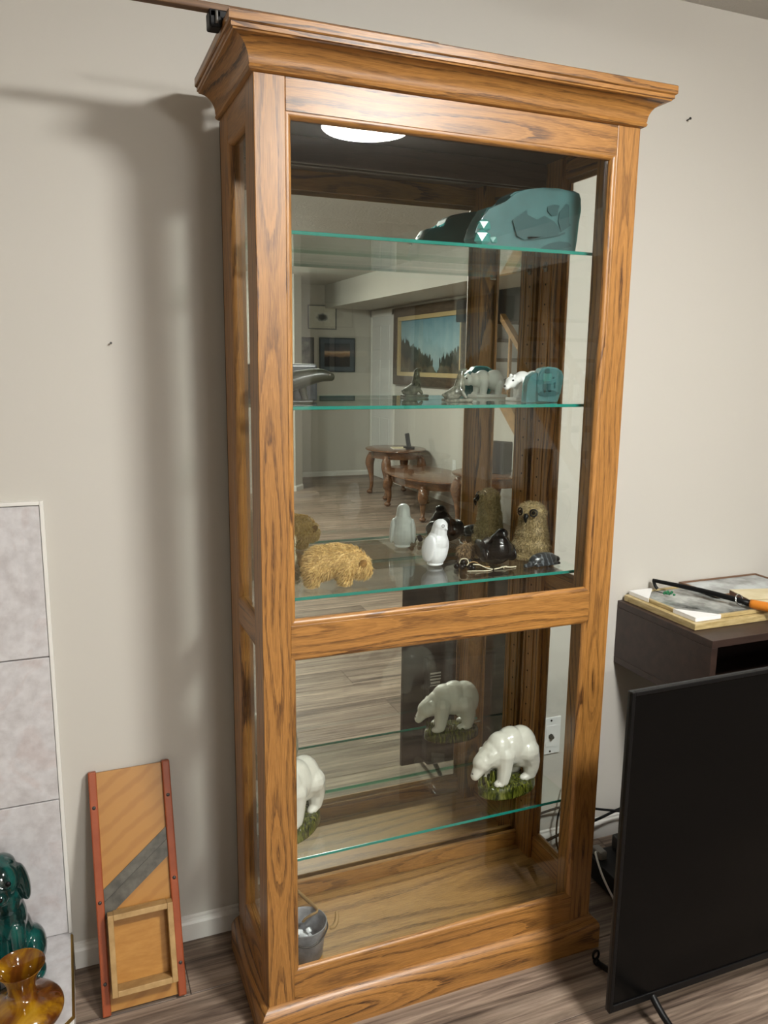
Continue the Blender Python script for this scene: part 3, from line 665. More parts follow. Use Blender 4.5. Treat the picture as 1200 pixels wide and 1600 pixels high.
# chipped left end: the rough facets
rg = random.Random(5)
for v in bm.verts:
    if v.co.x < .575: v.co.y += (.135 + .031 - v.co.y) * .25 * rg.random() + rg.uniform(-.003, .003)
ib = obj('block', bm, M['teal_glass'], ice, w=True, angle=25)
for k, (px, py, s) in enumerate(((290, 470, 72), (305, 375, 62), (385, 480, 46), (340, 300, 48))):
    bm = BM(); x, zz_ = Zi(px, py); bmesh.ops.create_icosphere(bm, subdivisions=1, radius=1, matrix=Matrix.Translation((x, .139 + .004 * k, max(zz_, ZS[0] + s * .00027 + .001))) @ Matrix.Diagonal((s * .00031, .012, s * .00027, 1)))
    obj('chipped_facet', bm, M['teal_bright'], ice, w=True)  # brighter teal imitates light glowing through the chipped end
def etch(pts, parent, Z, y, m='teal_etch', h=.0008):
    bm = prism(BM(), [Z(*p) for p in pts], h, axis='y', base=y); return sub_w('etched_shape', bm, M[m], parent)
def sub_w(name, bm, m, parent): return obj(name, bm, m, parent, w=True)
for pts in ([(520, 320), (560, 290), (630, 235), (640, 270), (720, 300), (780, 265), (860, 300), (930, 370), (900, 400), (800, 420), (720, 445), (620, 465), (560, 440)],
            [(805, 190), (860, 170), (905, 175), (895, 200), (890, 250), (840, 260), (805, 225)],
            [(900, 300), (905, 230), (960, 155), (985, 165), (990, 300), (1010, 320), (930, 380)],
            [(750, 525), (830, 480), (920, 455), (1000, 460), (1025, 490), (940, 515), (840, 530)],
            [(640, 440), (760, 430), (880, 405), (965, 378), (960, 395), (880, 420), (760, 445), (660, 460)]):
    etch(pts, ib, Zi, .1335)

# ------------------------------------------------------------------ shelf 2
z2 = ZS[1] + .0004
M['dark_stone'] = mottled('dark serpentine', '#15170f', '#3a3a2c', 22, .34, bump=.25, lo=.3, hi=.75)
M['slab_stone'] = mottled('blue black stone', '#1a1d20', '#2d3236', 20, .35)
M['green_stone'] = mottled('polished grey-green stone', '#35382f', '#8f8f80', 55, .12, bump=.6, bscale=140, lo=.35, hi=.7, Coat_Weight=.5)
M['white_marble'] = mottled('white marble', '#dedede', '#ececea', 6, .35)
# stone slab at the left end with a seal-headed carving in front of it
sb = thing('stone_block', 'dark polished stone block at the left end of the eye-level shelf', 'stone', (.135, .285, z2))
obj('slab', box(.060, .196, .262, .298, z2, z2 + .083, bev=.006, seg=3), M['slab_stone'], sb, w=True)
sc = thing('seal_carving', 'dark mottled stone seal carving stretching its head toward the right', 'carving', (.115, .20, z2))
bm = BM(); limb(bm, [(.045, .205, z2 + .028), (.085, .205, z2 + .036), (.135, .202, z2 + .050), (.180, .198, z2 + .059), (.205, .196, z2 + .056)], [.016, .022, .020, .015, .0095], 14, 4)
limb(bm, [(.140, .205, z2 + .045), (.146, .205, z2 + .02), (.150, .205, z2 + .006)], [.011, .008, .007]); limb(bm, [(.075, .205, z2 + .03), (.07, .205, z2 + .008)], [.016, .009])
bx(bm, .052, .165, .188, .222, z2, z2 + .006)
obj('body', remesh(bm, .0018, 5), M['dark_stone'], sc, w=True, smooth=True)
for yy in (.1865, .2065):
    bm = BM(); ell(bm, (.200, yy, z2 + .0605), (.0022, .0022, .0022), u=8, v=6); obj('eye', bm, M['chrome'], sc, w=True, smooth=True)
pb = BM(); ell(pb, (.080, .125, z2 + .0105), (.016, .013, .0105), rot=(0, 0, 20)); ell(pb, (.066, .128, z2 + .014), (.008, .008, .0135))
tag(obj('pebble_carving', remesh(pb, .0016, 3), M['green_stone'], w=True, smooth=True), 'small grey polished stone lump in front of the dark block', 'stone')
# seal looking up on a small base
sl = thing('seal_figurine', 'grey-green polished seal figurine rearing up on a slab base', 'figurine', (.515, .20, z2))
bm = BM(); limb(bm, [(.492, .200, z2 + .014), (.507, .200, z2 + .019), (.519, .199, z2 + .029), (.521, .198, z2 + .049), (.523, .197, z2 + .066)], [.011, .0155, .0150, .0098, .0072], 14, 4)
limb(bm, [(.523, .197, z2 + .067), (.534, .196, z2 + .074)], [.0075, .0038]); ell(bm, (.526, .197, z2 + .070), (.008, .007, .006))
limb(bm, [(.492, .200, z2 + .012), (.481, .202, z2 + .016)], [.008, .004])
for s in (-1, 1): limb(bm, [(.520, .199 + s * .010, z2 + .026), (.529, .199 + s * .017, z2 + .011)], [.006, .004])
obj('body', remesh(bm, .0012, 4), M['green_stone'], sl, w=True, smooth=True)
bm = box(.482, .550, .184, .216, z2, z2 + .0075, bev=.0025); obj('slab_base', bm, M['green_stone'], sl, w=True)
# white bear, standing, head low to the left
wb = thing('bear_figurine', 'small white stone polar bear walking behind the etched teal block', 'figurine', (.70, .22, z2))
bm = BM(); c = Vector((.715, .222, z2))
def q(x, y, z): return c + Vector((x, y, z))
ell(bm, q(.022, .004, .046), (.030, .021, .027)); ell(bm, q(-.012, 0, .047), (.024, .020, .025)); ell(bm, q(-.030, -.004, .046), (.018, .016, .018))
ell(bm, q(-.048, -.010, .045), (.0155, .014, .0145), rot=(0, -20, 12)); limb(bm, [q(-.056, -.014, .041), q(-.066, -.019, .034)], [.010, .0075])
ell(bm, q(-.043, .002, .060), (.005, .003, .0055)); ell(bm, q(-.046, -.020, .059), (.005, .003, .0055))
for x, y in ((-.020, -.012), (-.014, .014), (.034, -.010), (.030, .016)): limb(bm, [q(x, y, .036), q(x - .002, y, .012)], [.012, .0095])
ell(bm, q(-.024, -.013, .010), (.012, .009, .006))
bx(bm, c.x - .042, c.x + .052, c.y - .026, c.y + .026, z2, z2 + .008)
obj('body', remesh(bm, .0016, 3), M['white_marble'], wb, w=True, smooth=True)
for yy, xx in ((-.0245, -.052), (.002, -.060)):
    bm = BM(); ell(bm, q(xx, yy, .050), (.0022, .0022, .0022), u=10, v=8); obj('eye', bm, M['black'], wb, w=True, smooth=True)
bm = BM(); ell(bm, q(-.0725, -.0215, .036), (.003, .003, .0025), u=10, v=8); obj('nose', bm, M['black'], wb, w=True, smooth=True)
# etched teal block
tb = thing('etched_glass_block', 'small teal glass block etched with a standing hunter figure', 'sculpture', (.735, .16, z2))
def Zt(px, py): return (.7345 + (px - 985) * .000305, z2 + .0002 + (968 - py) * .000252)
poly = [Zt(*p) for p in ((860, 968), (858, 800), (868, 700), (900, 655), (960, 640), (1030, 648), (1080, 680), (1098, 730), (1085, 800), (1078, 880), (1052, 966), (1040, 968))]
bm = prism(BM(), poly, .028, axis='y', base=.142)
ff = [e_ for e_ in bm.edges if abs(e_.verts[0].co.y - e_.verts[1].co.y) < 1e-5]
bmesh.ops.bevel(bm, geom=ff, offset=.003, segments=3, affect='EDGES')
tbk = obj('block', bm, M['teal_glass'], tb, w=True, angle=30)
poly = [Zt(*p) for p in ((772, 968), (778, 800), (800, 730), (856, 690), (857, 968))]
obj('side_block', prism(BM(), poly, .022, axis='y', base=.146), M['teal_glass'], tb, w=True)
hd = [(940 + 24 * math.cos(a), 682 + 24 * math.sin(a)) for a in [i * math.pi / 6 for i in range(12)]]
for k, pts in enumerate((hd, [(905, 700), (975, 700), (980, 718), (972, 770), (905, 775), (900, 720)], [(904, 800), (938, 797), (938, 850), (906, 852)], [(944, 797), (976, 795), (972, 848), (946, 848)],
            [(990, 735), (1005, 730), (1008, 745), (994, 750)], [(1004, 790), (1016, 780), (1022, 830), (1010, 842)],
            [(860, 885), (905, 862), (1000, 858), (1058, 880), (1030, 905), (930, 918), (880, 905)], [(912, 850), (934, 850), (932, 872), (914, 876)], [(950, 848), (970, 846), (985, 868), (955, 872)])):
    etch(pts, tbk, Zt, .1404, m='teal_bright' if k == 1 else 'teal_etch')

# ------------------------------------------------------------------ shelf 3: birds and fur animals
z3 = ZS[2] + .0004
M['white_stone'] = mottled('white soapstone', '#d9dbe0', '#e6e7ea', 5, .32)
M['black_stone'] = plain('polished black soapstone', '#050506', .2, Specular_IOR_Level=.35)
wbird = thing('stone_bird', 'white stone bird standing upright facing the viewer, right of the fur bear', 'figurine', (.482, .216, z3), rotz=R(28))
bm = BM()   # local: faces -y
ell(bm, (0, .004, .040), (.0315, .028, .040)); ell(bm, (0, .000, .060), (.0285, .025, .032)); limb(bm, [(0, -.002, .075), (0, -.006, .099)], [.021, .0175]); ell(bm, (0, -.008, .1005), (.0175, .0175, .0165))
ell(bm, (0, .006, .006), (.022, .020, .006))
for s in (-1, 1): ell(bm, (s * .0275, .006, .046), (.0075, .020, .033), rot=(8, s * -4, 0))
limb(bm, [(0, -.022, .099), (0, -.0275, .094)], [.0045, .002])
obj('body', remesh(bm, .0014, 3), M['white_stone'], wbird, smooth=True)
def ring(c, n_, r, tr): 
    n_ = Vector(n_).normalized(); u = n_.cross(Vector((0, 0, 1))).normalized(); v = n_.cross(u)
    b_ = BM(); tube(b_, [Vector(c) + (u * math.cos(a) + v * math.sin(a)) * r for a in [i * math.pi / 8 for i in range(16)]], tr, 6, closed=True); return b_
for s in (-1, 1):
    n_ = (s * .55, -.83, .05); obj('eye', ring(Vector((0, -.008, .1025)) + Vector(n_) * .0172, n_, .0032, .0007), M['dark_steel'], wbird, smooth=True)
bbird = thing('stone_bird', 'squat polished black stone bird sitting in front of the fur owl', 'figurine', (.622, .176, z3), rotz=R(-4))
bm = BM()
ell(bm, (0, .012, .034), (.040, .050, .0335)); ell(bm, (0, -.012, .042), (.036, .034, .034)); limb(bm, [(0, -.014, .060), (.002, -.020, .080)], [.025, .0155]); ell(bm, (.002, -.023, .083), (.0150, .0165, .0130))
limb(bm, [(.002, -.036, .080), (.003, -.044, .075)], [.005, .0022]); limb(bm, [(0, .040, .032), (0, .066, .036)], [.020, .010])
for s in (-1, 1): ell(bm, (s * .034, .012, .036), (.010, .046, .024), rot=(12, 0, s * 5))
bmx = remesh(bm, .0016, 3)
obj('body', bmx, M['black_stone'], bbird, smooth=True)
def furred(root, me, n, length, width, mats, **kw):
    b_ = obj('body', me, mats[0], root, smooth=True)
    fb = fur_bm(me, n, length, width, **kw); sub2 = bpy.data.meshes.new('fur'); fb.to_mesh(sub2); fb.free(); sub2.materials.append(mats[1])
    o = bpy.data.objects.new('fur', sub2); COL.objects.link(o); o.parent = b_; o['kind'] = 'stuff'; return b_
def furmat(name, c0, c1):
    t_ = NT(name); f = t_.noise(t_.coord(), 190, 3, .7); t_.prin(t_.ramp(f, [(.36, c0), (.64, c1)]), .6, Sheen_Weight=.2); return t_.m
M['owl_fur'] = furmat('buff fur', '#806c46', '#b8a374'); M['bear_fur'] = furmat('golden fur', '#b38c48', '#e8c883'); M['cream_fur'] = furmat('cream fur', '#b5a57c', '#e0d7bb')
owl = thing('fur_owl', 'buff fur toy owl with round black eyes in the right corner', 'toy', (.744, .212, z3), rotz=R(-58))
def owl_body(k=1.0, wd=1.0):
    b_ = BM(); ell(b_, (0, 0, .030 * k), (.042 * k, .036 * k, .030 * k)); ell(b_, (0, .002, .058 * k), (.035 * k, .031 * k, .040 * k)); ell(b_, (0, 0, .088 * k), (.029 * k, .027 * k, .034 * k)); ell(b_, (0, -.002, .113 * k), (.0305 * k, .028 * k, .023 * k))
    ell(b_, (0, -.012 * k, .008 * k), (.040 * k, .030 * k, .0085 * k))
    for v in b_.verts: v.co.x *= wd
    return remesh(b_, .0025, 4)
ob = furred(owl, owl_body(1.05, 1.10), 9000, .0075, .0006, (M['owl_fur'], M['owl_fur']), droop=(0, 0, -.6), seed=2)
for s in (-1, 1):
    n_ = Vector((s * .48, -.87, .05)).normalized(); c_ = Vector((0, -.002, .1195)) + Vector((n_.x * .0335, n_.y * .0315, .003))
    e_ = obj('eye', ring(c_ + n_ * .0045, n_, .0088, .0019), M['black'], owl, smooth=True)
    bm = BM(); ell(bm, c_ + n_ * .0035, (.0044, .0044, .0044), u=10, v=8); sub('pupil', bm, M['black'], e_, smooth=True)
bm = BM(); tube(bm, [(0, -.034, .115), (0, -.0395, .109), (0, -.0375, .096)], [.0064, .0060, .001], 8, 3); obj('beak', bm, M['black'], owl, smooth=True)
fb_ = thing('fur_bear', 'golden fur toy bear walking right on the shelf above the crossbar', 'toy', (.195, .140, z3), rotz=R(-8))
bm = BM()   # local: faces +x
ell(bm, (-.028, 0, .052), (.038, .034, .036)); ell(bm, (.004, 0, .056), (.040, .034, .035)); ell(bm, (.034, 0, .054), (.030, .030, .032)); ell(bm, (.056, -.004, .043), (.024, .025, .027)); ell(bm, (.066, -.006, .034), (.017, .018, .019))
for x, y in ((-.050, -.018), (-.046, .018), (.022, -.018), (.026, .018)): limb(bm, [(x, y, .042), (x, y, .0135)], [.020, .0132])
me = remesh(bm, .0022, 4)
bb = furred(fb_, me, 10000, .0105, .0007, (M['bear_fur'], M['bear_fur']), droop=(0, 0, -.5), flow=(-.8, 0, 0), seed=4, jitter=.25)
for s in (-1, 1):
    bm = BM(); ell(bm, (.058, -.004 + s * .026, .052), (.0085, .004, .0115), rot=(s * -18, 18, 0), u=14, v=10); obj('ear', bm, mottled('ear suede', '#6d4a20', '#a2783a', 40, .7), fb_, smooth=True)
bm = BM(); ell(bm, (.0825, -.007, .030), (.004, .005, .0035), u=10, v=8); obj('nose', bm, M['black'], fb_, smooth=True)
fs = thing('fur_owl', 'cream fur toy figure mostly hidden behind the left cabinet post', 'toy', (.092, .195, z3), rotz=R(15))
furred(fs, owl_body(.86), 6500, .008, .0006, (M['cream_fur'], M['cream_fur']), droop=(0, 0, -.8), seed=6)
for s in (-1, 1):
    bm = BM(); ell(bm, (s * .012, -.0275, .100), (.0034, .003, .0034), u=10, v=8); obj('eye', bm, M['black'], fs, smooth=True)
# brown tuft figure, beads on thongs, striped stone
tf = thing('hair_doll', 'tiny brown hair tuft on a twig between white bird and black bird', 'ornament', (.572, .238, z3))
bm = BM(); ell(bm, (0, 0, .024), (.019, .015, .021)); me = remesh(bm, .0015, 2)
furred(tf, me, 1100, .014, .0007, (furmat('brown hair', '#4b3720', '#8a6c42'), furmat('brown hair strands', '#4b3720', '#9a7c52')), droop=(0, 0, -1.0), seed=8)
bm = BM(); tube(bm, [(-.03, -.012, .003), (0, -.004, .006), (.036, -.016, .003)], .0028, 8, 4); tube(bm, [(-.02, .006, .003), (.03, -.030, .0035)], .0022, 8); obj('twig', bm, plain('dark twig', '#3a2a1c', .8), tf, smooth=True)
bs = thing('bead_thong', 'cluster of small black beads on leather thongs at the shelf front', 'ornament', (.545, .165, z3))
rg = random.Random(11)
for x, y, z_ in ((-.030, .012, 0), (-.022, .000, 0), (-.012, .008, 0), (-.004, -.006, 0), (-.017, .004, .0105), (.010, .004, 0), (-.002, -.018, 0), (.004, .010, .008)):
    bm = BM(); ell(bm, (x, y, .0062 + z_), (.0070, .0070, .0070), u=12, v=8); obj('bead', bm, M['black_stone'], bs, smooth=True)
M['leather'] = plain('tan leather thong', '#9a7a4c', .6); M['pale_thong'] = plain('pale thong', '#cfc5ab', .7)
for pts, m in (([(-.026, .006, .014), (-.022, .004, .024), (-.010, .000, .025), (-.006, -.004, .016), (-.012, -.006, .010)], 'pale_thong'), ([(-.004, .000, .014), (.012, .000, .016), (.030, -.008, .006), (.048, -.012, .003)], 'leather'),
               ([(.004, -.008, .012), (.020, -.010, .010), (.036, -.018, .003), (.046, -.028, .002), (.030, -.036, .0016), (.0, -.030, .0016), (-.02, -.024, .0016)], 'pale_thong')):
    bm = BM(); tube(bm, pts, .0013, 6, 5); obj('thong', bm, M[m], bs, smooth=True)
th = thing('tied_thong', 'pale knotted thong lying between the beads and striped stone', 'thong', (.625, .140, z3))
bm = BM(); tube(bm, [(-.03, -.004, .0016), (-.012, -.002, .003), (0, .002, .0036), (.016, -.002, .0022), (.034, .002, .0016)], .0015, 6, 5); obj('strand', bm, M['pale_thong'], th, smooth=True)
bm = BM(); tube(bm, [(-.008, .004, .0024), (.000, -.003, .0055), (.008, .003, .0035), (.002, .006, .002), (-.004, -.004, .0022)], .0014, 6, 5); obj('knot', bm, M['pale_thong'], th, smooth=True)
t = NT('striped stone'); co = t.coord(); s_ = t.n('SeparateXYZ', {0: co})
f = t.math('SINE', t.math('ADD', t.math('MULTIPLY', s_.outputs[0], 420.0), t.math('MULTIPLY', t.noise(co, 60, 3), 9.0)))
t.prin(t.ramp(f, [(.0, '#25282b'), (.80, '#2e3236'), (.97, '#63686c')]), .3); M['striped'] = t.m
sh_ = thing('striped_stone_carving', 'dark stone carving with pale stripes like a shell at the right', 'carving', (.735, .142, z3), rotz=R(6))
bm = BM(); ell(bm, (0, 0, .012), (.042, .019, .019)); bx(bm, -.034, .040, -.020, .020, .0005, .007, bev=.002); limb(bm, [(-.036, -.004, .006), (-.062, -.010, .0045)], [.008, .0045]); ell(bm, (.042, 0, .010), (.008, .010, .008))
for v in bm.verts: v.co.z = max(v.co.z, 0.0)
obj('body', remesh(bm, .0014, 2), M['striped'], sh_, smooth=True)

# ------------------------------------------------------------------ shelf 4: ceramic polar bears
z4 = ZS[3] + .0004
M['white_glaze'] = mottled('white glaze', '#c9c6bb', '#d9d6cc', 7, .30, bump=.10, bscale=90, Coat_Weight=1.0, Coat_Roughness=.09)
t = NT('grass glaze'); co = t.coord(); s_ = t.n('SeparateXYZ', {0: co})
f = t.noise(t.scale(co, (1, 1, .16)), 170, 3, .6, .4)
t.prin(t.ramp(f, [(.34, '#181b06'), (.52, '#3d430f'), (.70, '#75752e')]), .14, Coat_Weight=.5, Normal=t.bump(f, .5, .003)); M['grass_glaze'] = t.m
def polar_bear(name, label, loc, rotz):
    r_ = thing(name, label, 'figurine', loc, rotz, group='ceramic polar bears on grass bases')
    b = BM()   # local: faces -x
    ell(b, (.036, 0, .114), (.046, .040, .056)); ell(b, (.004, 0, .122), (.044, .038, .052)); ell(b, (-.026, 0, .118), (.040, .036, .049)); ell(b, (-.050, 0, .110), (.030, .029, .036))
    limb(b, [(-.048, 0, .114), (-.076, -.001, .100)], [.030, .025]); ell(b, (-.080, -.001, .095), (.026, .0235, .025)); limb(b, [(-.088, -.002, .084), (-.102, -.003, .066)], [.018, .0125])
    for s in (-1, 1):
        ell(b, (-.071, s * .019, .118), (.0075, .0055, .0095))
        x = -.026 if s < 0 else -.040
        limb(b, [(x + .002, s * .018, .112), (x, s * .021, .075), (x - .004, s * .022, .046)], [.027, .020, .0165], 12, 3); ell(b, (x - .012, s * .022, .038), (.019, .0125, .0095))
        x = .052 if s < 0 else .036
        limb(b, [(x - .008, s * .019, .110), (x + .006, s * .021, .075), (x + .004, s * .022, .046)], [.033, .024, .017], 12, 3); ell(b, (x - .008, s * .023, .038), (.021, .0125, .0095))
    obj('bear_body', remesh(b, .0022, 4), M['white_glaze'], r_, smooth=True)
    bm = BM(); ell(bm, (-.109, -.003, .072), (.004, .005, .004), u=10, v=8); obj('nose', bm, plain('grey nose glaze', '#6d6a66', .2), r_, smooth=True)
    g = BM(); lathe(g, [(.004, 0), (.080, 0), (.084, .004), (.083, .022), (.078, .030), (.05, .036), (.004, .038)], 40, sx=1.0, sy=.56)
    rr = random.Random(3)
    for i in range(46):
        a = rr.uniform(0, 2 * math.pi); k = rr.uniform(.80, .97); x, y = .080 * k * math.cos(a), .045 * k * math.sin(a)
        h = rr.uniform(.030, .046) * (1.15 if x < -.01 else 1.0) if abs(x) > .0 else .03
        tube(g, [(x, y, .004), (x * .98, y * .97, h * .6), (x * .93 + rr.uniform(-.004, .004), y * .9, h)], [.0052, .0042, .0015], 6, 2)
    for i in range(24):
        x, y = rr.uniform(-.075, .02), rr.uniform(-.016, .016); h = .040 + .030 * max(0, 1 - abs(x + .045) / .04)
        tube(g, [(x, y, .02), (x, y, h * .7), (x + rr.uniform(-.005, .005), y, h)], [.007, .006, .002], 6, 2)
    obj('grass_base', remesh(g, .0016, 1), M['grass_glaze'], r_, smooth=True, label='glossy green grass mound')
    return r_
polar_bear('polar_bear_figurine', 'white ceramic polar bear on green grass at the right of the low shelf', (.672, .162, z4), R(6))
polar_bear('polar_bear_figurine', 'white ceramic polar bear on green grass half hidden by the left post', (.112, .182, z4), R(42))

# ------------------------------------------------------------------ cabinet floor: tin pail with thongs
pa = thing('tin_pail', 'small dented tin pail with wire handle on the cabinet floor', 'pail', (.112, .110, FL + .0003))
t = NT('zinc'); f = t.noise(t.coord(), 30, 4, .6); t.prin(t.ramp(f, [(.3, '#77777b'), (.7, '#a6a6aa')]), .42, Metallic=.35); M['zinc'] = t.m
obj('bucket', lathe(BM(), [(.004, 0), (.040, 0), (.042, .003), (.050, .078), (.0525, .080), (.0525, .083), (.0505, .0835), (.0485, .080), (.0405, .004), (.004, .003)], 40), M['zinc'], pa, angle=40)
bm = BM(); tube(bm, [(.0515, -.004, .074), (.046, -.030, .076), (.020, -.058, .070), (-.012, -.062, .064), (-.040, -.046, .070), (-.0515, -.010, .074)], .0019, 8, 6); obj('wire_handle', bm, M['dark_steel'], pa, smooth=True)
for s in (-1, 1):
    bm = BM(); ell(bm, (s * .0505, -.002, .072), (.004, .008, .009), u=12, v=8); obj('handle_lug', bm, M['zinc'], pa, smooth=True)
rg = random.Random(9)
for i in range(16):
    a = rg.uniform(0, 6.28); rr_ = .028 * math.sqrt(rg.random())
    bm = box(-.008, .008, -.006, .006, -.005, .005, bev=.0025, mat=Matrix.Translation((rr_ * math.cos(a), rr_ * math.sin(a) - .004, .022 + .0034 * i)) @ Matrix.Rotation(rg.uniform(0, 3), 4, Vector((rg.random(), rg.random(), rg.random())).normalized()))
    o = obj('bone_chip', bm, M['white_stone'], w=False); o.location = Vector(o.location) + Vector((.112, .110, FL)); tag(o, 'pale stone chip lying inside the tin pail', 'stone', 'pale chips in the tin pail')
def strap(pts, r, lab, fl=1.0):
    bm = BM(); tube(bm, pts, r, 8, 7, flat=fl); return tag(obj('leather_strap', bm, M['leather'], w=True, smooth=True), lab, 'strap')
strap([(.088, .284, FL + .0042), (.090, .272, FL + .030), (.100, .245, FL + .075), (.116, .212, FL + .096), (.136, .168, FL + .0915), (.147, .138, FL + .0905), (.146, .122, FL + .0905), (.134, .120, FL + .088), (.122, .128, FL + .076), (.116, .134, FL + .064)], .0050, 'tan leather strap hanging over the back rim of the pail', .55)
bm = BM(); tube(bm, [(.050, -.034, .078), (.058, -.036, .079), (.067, -.030, .084), (.072, -.022, .094), (.071, -.018, .103)], [.0040, .0050, .0052, .0046, .0022], 8, 6); obj('toggle', bm, M['leather'], pa, smooth=True, label='curved tan toggle on the rim')

# ------------------------------------------------------------------ the room behind the viewer, seen in the mirror
M['cherry'] = mottled('cherry wood', '#5c3a22', '#7c5436', 5, .25, stretch=(8, 1.5, 8), Coat_Weight=.4)
def cabriole(h, s=1.0):
    b = BM(); tube(b, [(0, 0, h), (.012 * s, 0, h - .05), (.020 * s, 0, h - .10), (.004 * s, 0, h * .55), (-.006 * s, 0, h * .28), (.004 * s, 0, .055), (.014 * s, 0, .030)], [.040, .052, .050, .032, .022, .019, .026], 10, 4)
    ell(b, (.018 * s, 0, .024), (.036, .034, .024), u=14, v=8); bx(b, -.022, .022, -.022, .022, h - .02, h + .03); return b
def oval(bm, ax, ay, prof, n=48): return lathe(bm, prof, n, sx=ax, sy=ay)
def oval_table(name, label, cx, cy, ax, ay, h):
    t_ = thing(name, label, 'table', (cx, cy, 0))
    obj('table_top', lathe(BM(), [(.02, h - .024), (.93, h - .024), (.965, h - .020), (1.0, h - .010), (.995, h - .003), (.975, h), (.02, h)], 56, sx=ax, sy=ay), M['cherry'], t_, angle=35)
    rings = []
    obj('apron', ring_loft(BM(), [[(k * ax * math.cos(a), k * ay * math.sin(a), z) for a in [i * math.pi / 24 for i in range(48)]] for k, z in ((.80, h - .10), (.80, h - .0245), (.75, h - .0245), (.75, h - .10))], closed=True), M['cherry'], t_, angle=35)
    for sx in (-1, 1):
        for sy in (-1, 1):
            a = math.atan2(sy * ay, sx * ax); b = cabriole(h - .09); m = Matrix.Translation((sx * ax * .60, sy * ay * .62, 0)) @ Matrix.Rotation(a, 4, 'Z')
            bmesh.ops.transform(b, matrix=m, verts=b.verts); obj('leg', b, M['cherry'], t_, smooth=True)
    return t_
oval_table('end_table', 'oval cherry end table with curved legs holding the cordless phone', 3.06, -6.0, .33, .37, .535)
oval_table('coffee_table', 'long low oval cherry coffee table with curved legs', 2.95, -4.96, .36, .68, .395)
oval_table('end_table', 'oval cherry end table holding the dark speaker near the stairs', 3.07, -3.90, .32, .35, .535)
ph = thing('cordless_phone', 'cordless phone standing in its charging base', 'phone', (3.16, -5.86, .5354))
obj('charging_base', box(-.05, .05, -.05, .05, 0, .028, bev=.008), M['black'], ph)
hs = obj('handset', box(-.024, .024, -.016, .016, 0, .155, bev=.008, mat=Matrix.Translation((0, 0, .022)) @ Matrix.Rotation(R(-10), 4, 'Y')), plain('phone grey', '#3b3d40', .4), ph)
sub('keypad', box(-.017, .017, -.018, -.0165, .02, .07, mat=Matrix.Translation((0, 0, .022)) @ Matrix.Rotation(R(-10), 4, 'Y')), M['sticker'], hs)
nb = thing('notebook', 'pale notebook lying on the end table in front of the phone', 'notebook', (3.08, -5.90, .5354), rotz=R(10))
obj('cover', box(-.09, .09, -.13, .055, .0085, .011), M['paper'], nb); obj('pages', box(-.088, .088, -.128, .053, 0, .0084), M['white_card'], nb)
sp = thing('speaker', 'tall dark bookshelf speaker standing on the far end table', 'speaker', (3.13, -3.86, .5354), rotz=R(-30))
obj('cabinet_box', box(-.08, .08, -.09, .09, 0, .27, bev=.006), M['tv_back'], sp); gr_ = obj('grille', box(-.072, .072, .0902, .096, .01, .26, bev=.003), M['black_matte'], sp)
ws = thing('wall_speaker', 'dark square speaker hung on the wall beside the large painting', 'speaker', (XR, -4.90, 1.86))
obj('cabinet_box', box(-.16, -.001, -.10, .10, 0, .20, bev=.006), M['black_matte'], ws); obj('grille', box(-.166, -.1602, -.09, .09, .01, .19, bev=.002), M['black'], ws)
# pictures
def wall_picture(name, label, org, ux, wd, ht, fw, mf, liner=None, mat_=None, mw=0, art=None, fd=.025):
    """org: centre on the wall; ux: unit vector along the wall; the picture faces n."""
    ux = Vector(ux); n_ = Vector((0, 0, 1)).cross(ux) * -1
    rz = math.atan2(ux.y, ux.x); p = thing(name, label, 'picture', org, rotz=rz)
    hw_, hh = wd / 2, ht / 2     # local: x along wall, -y out of the wall
    for a in ((-hw_, hw_, hh - fw, hh), (-hw_, hw_, -hh, -hh + fw), (-hw_, -hw_ + fw, -hh + fw, hh - fw), (hw_ - fw, hw_, -hh + fw, hh - fw)):
        obj('frame_bar', box(a[0], a[1], -fd, -.001, a[2], a[3], bev=min(.006, fw * .2)), mf, p)
    iw, ih = hw_ - fw, hh - fw
    if liner:
        lw = liner[0]
        for a in ((-iw, iw, ih - lw, ih), (-iw, iw, -ih, -ih + lw), (-iw, -iw + lw, -ih + lw, ih - lw), (iw - lw, iw, -ih + lw, ih - lw)):
            obj('liner', box(a[0], a[1], -fd * .75, -.001, a[2], a[3]), liner[1], p)
        iw -= lw; ih -= lw
    if mat_:
        obj('mount', box(-iw, iw, -.010, -.001, -ih, ih), mat_, p); iw -= mw; ih -= mw
        obj('artwork', box(-iw, iw, -.0112, -.0102, -ih, ih), art, p)
    else: obj('artwork', box(-iw, iw, -.010, -.001, -ih, ih), art, p)
    return p
t = NT('river painting'); g = t.n('SeparateXYZ', {0: t.coord('Generated')}); u, v = g.outputs[0], g.outputs[2]
co = t.coord(); nz = t.noise(t.scale(co, (7, 1, 2.2)), 3.0, 5, .7); nz2 = t.noise(co, 6, 4, .6)
sky = t.ramp(v, [(.30, '#9fb9bd'), (.55, '#8fb3bd'), (1.0, '#4d7f92')]); sky = t.mix(.3, sky, t.ramp(nz2, [(.3, '#5f8795'), (.7, '#b5c6c4')]))
side = t.math('ABSOLUTE', t.math('SUBTRACT', u, .38)); hgt = t.math('ADD', t.math('MULTIPLY_ADD', side, .75, .20), t.math('MULTIPLY_ADD', nz, .55, -.27))
tree = t.math('MULTIPLY', t.math('LESS_THAN', v, hgt), t.math('GREATER_THAN', side, .05))
low = t.ramp(nz2, [(.35, '#2a3230'), (.55, '#41463e'), (.75, '#5d5a4c')])
water = t.ramp(v, [(0.0, '#7f9aa2'), (.4, '#a9c1c4')]); bank = t.math('LESS_THAN', v, t.math('MULTIPLY_ADD', side, .5, t.math('MULTIPLY_ADD', nz2, .4, -.16)))
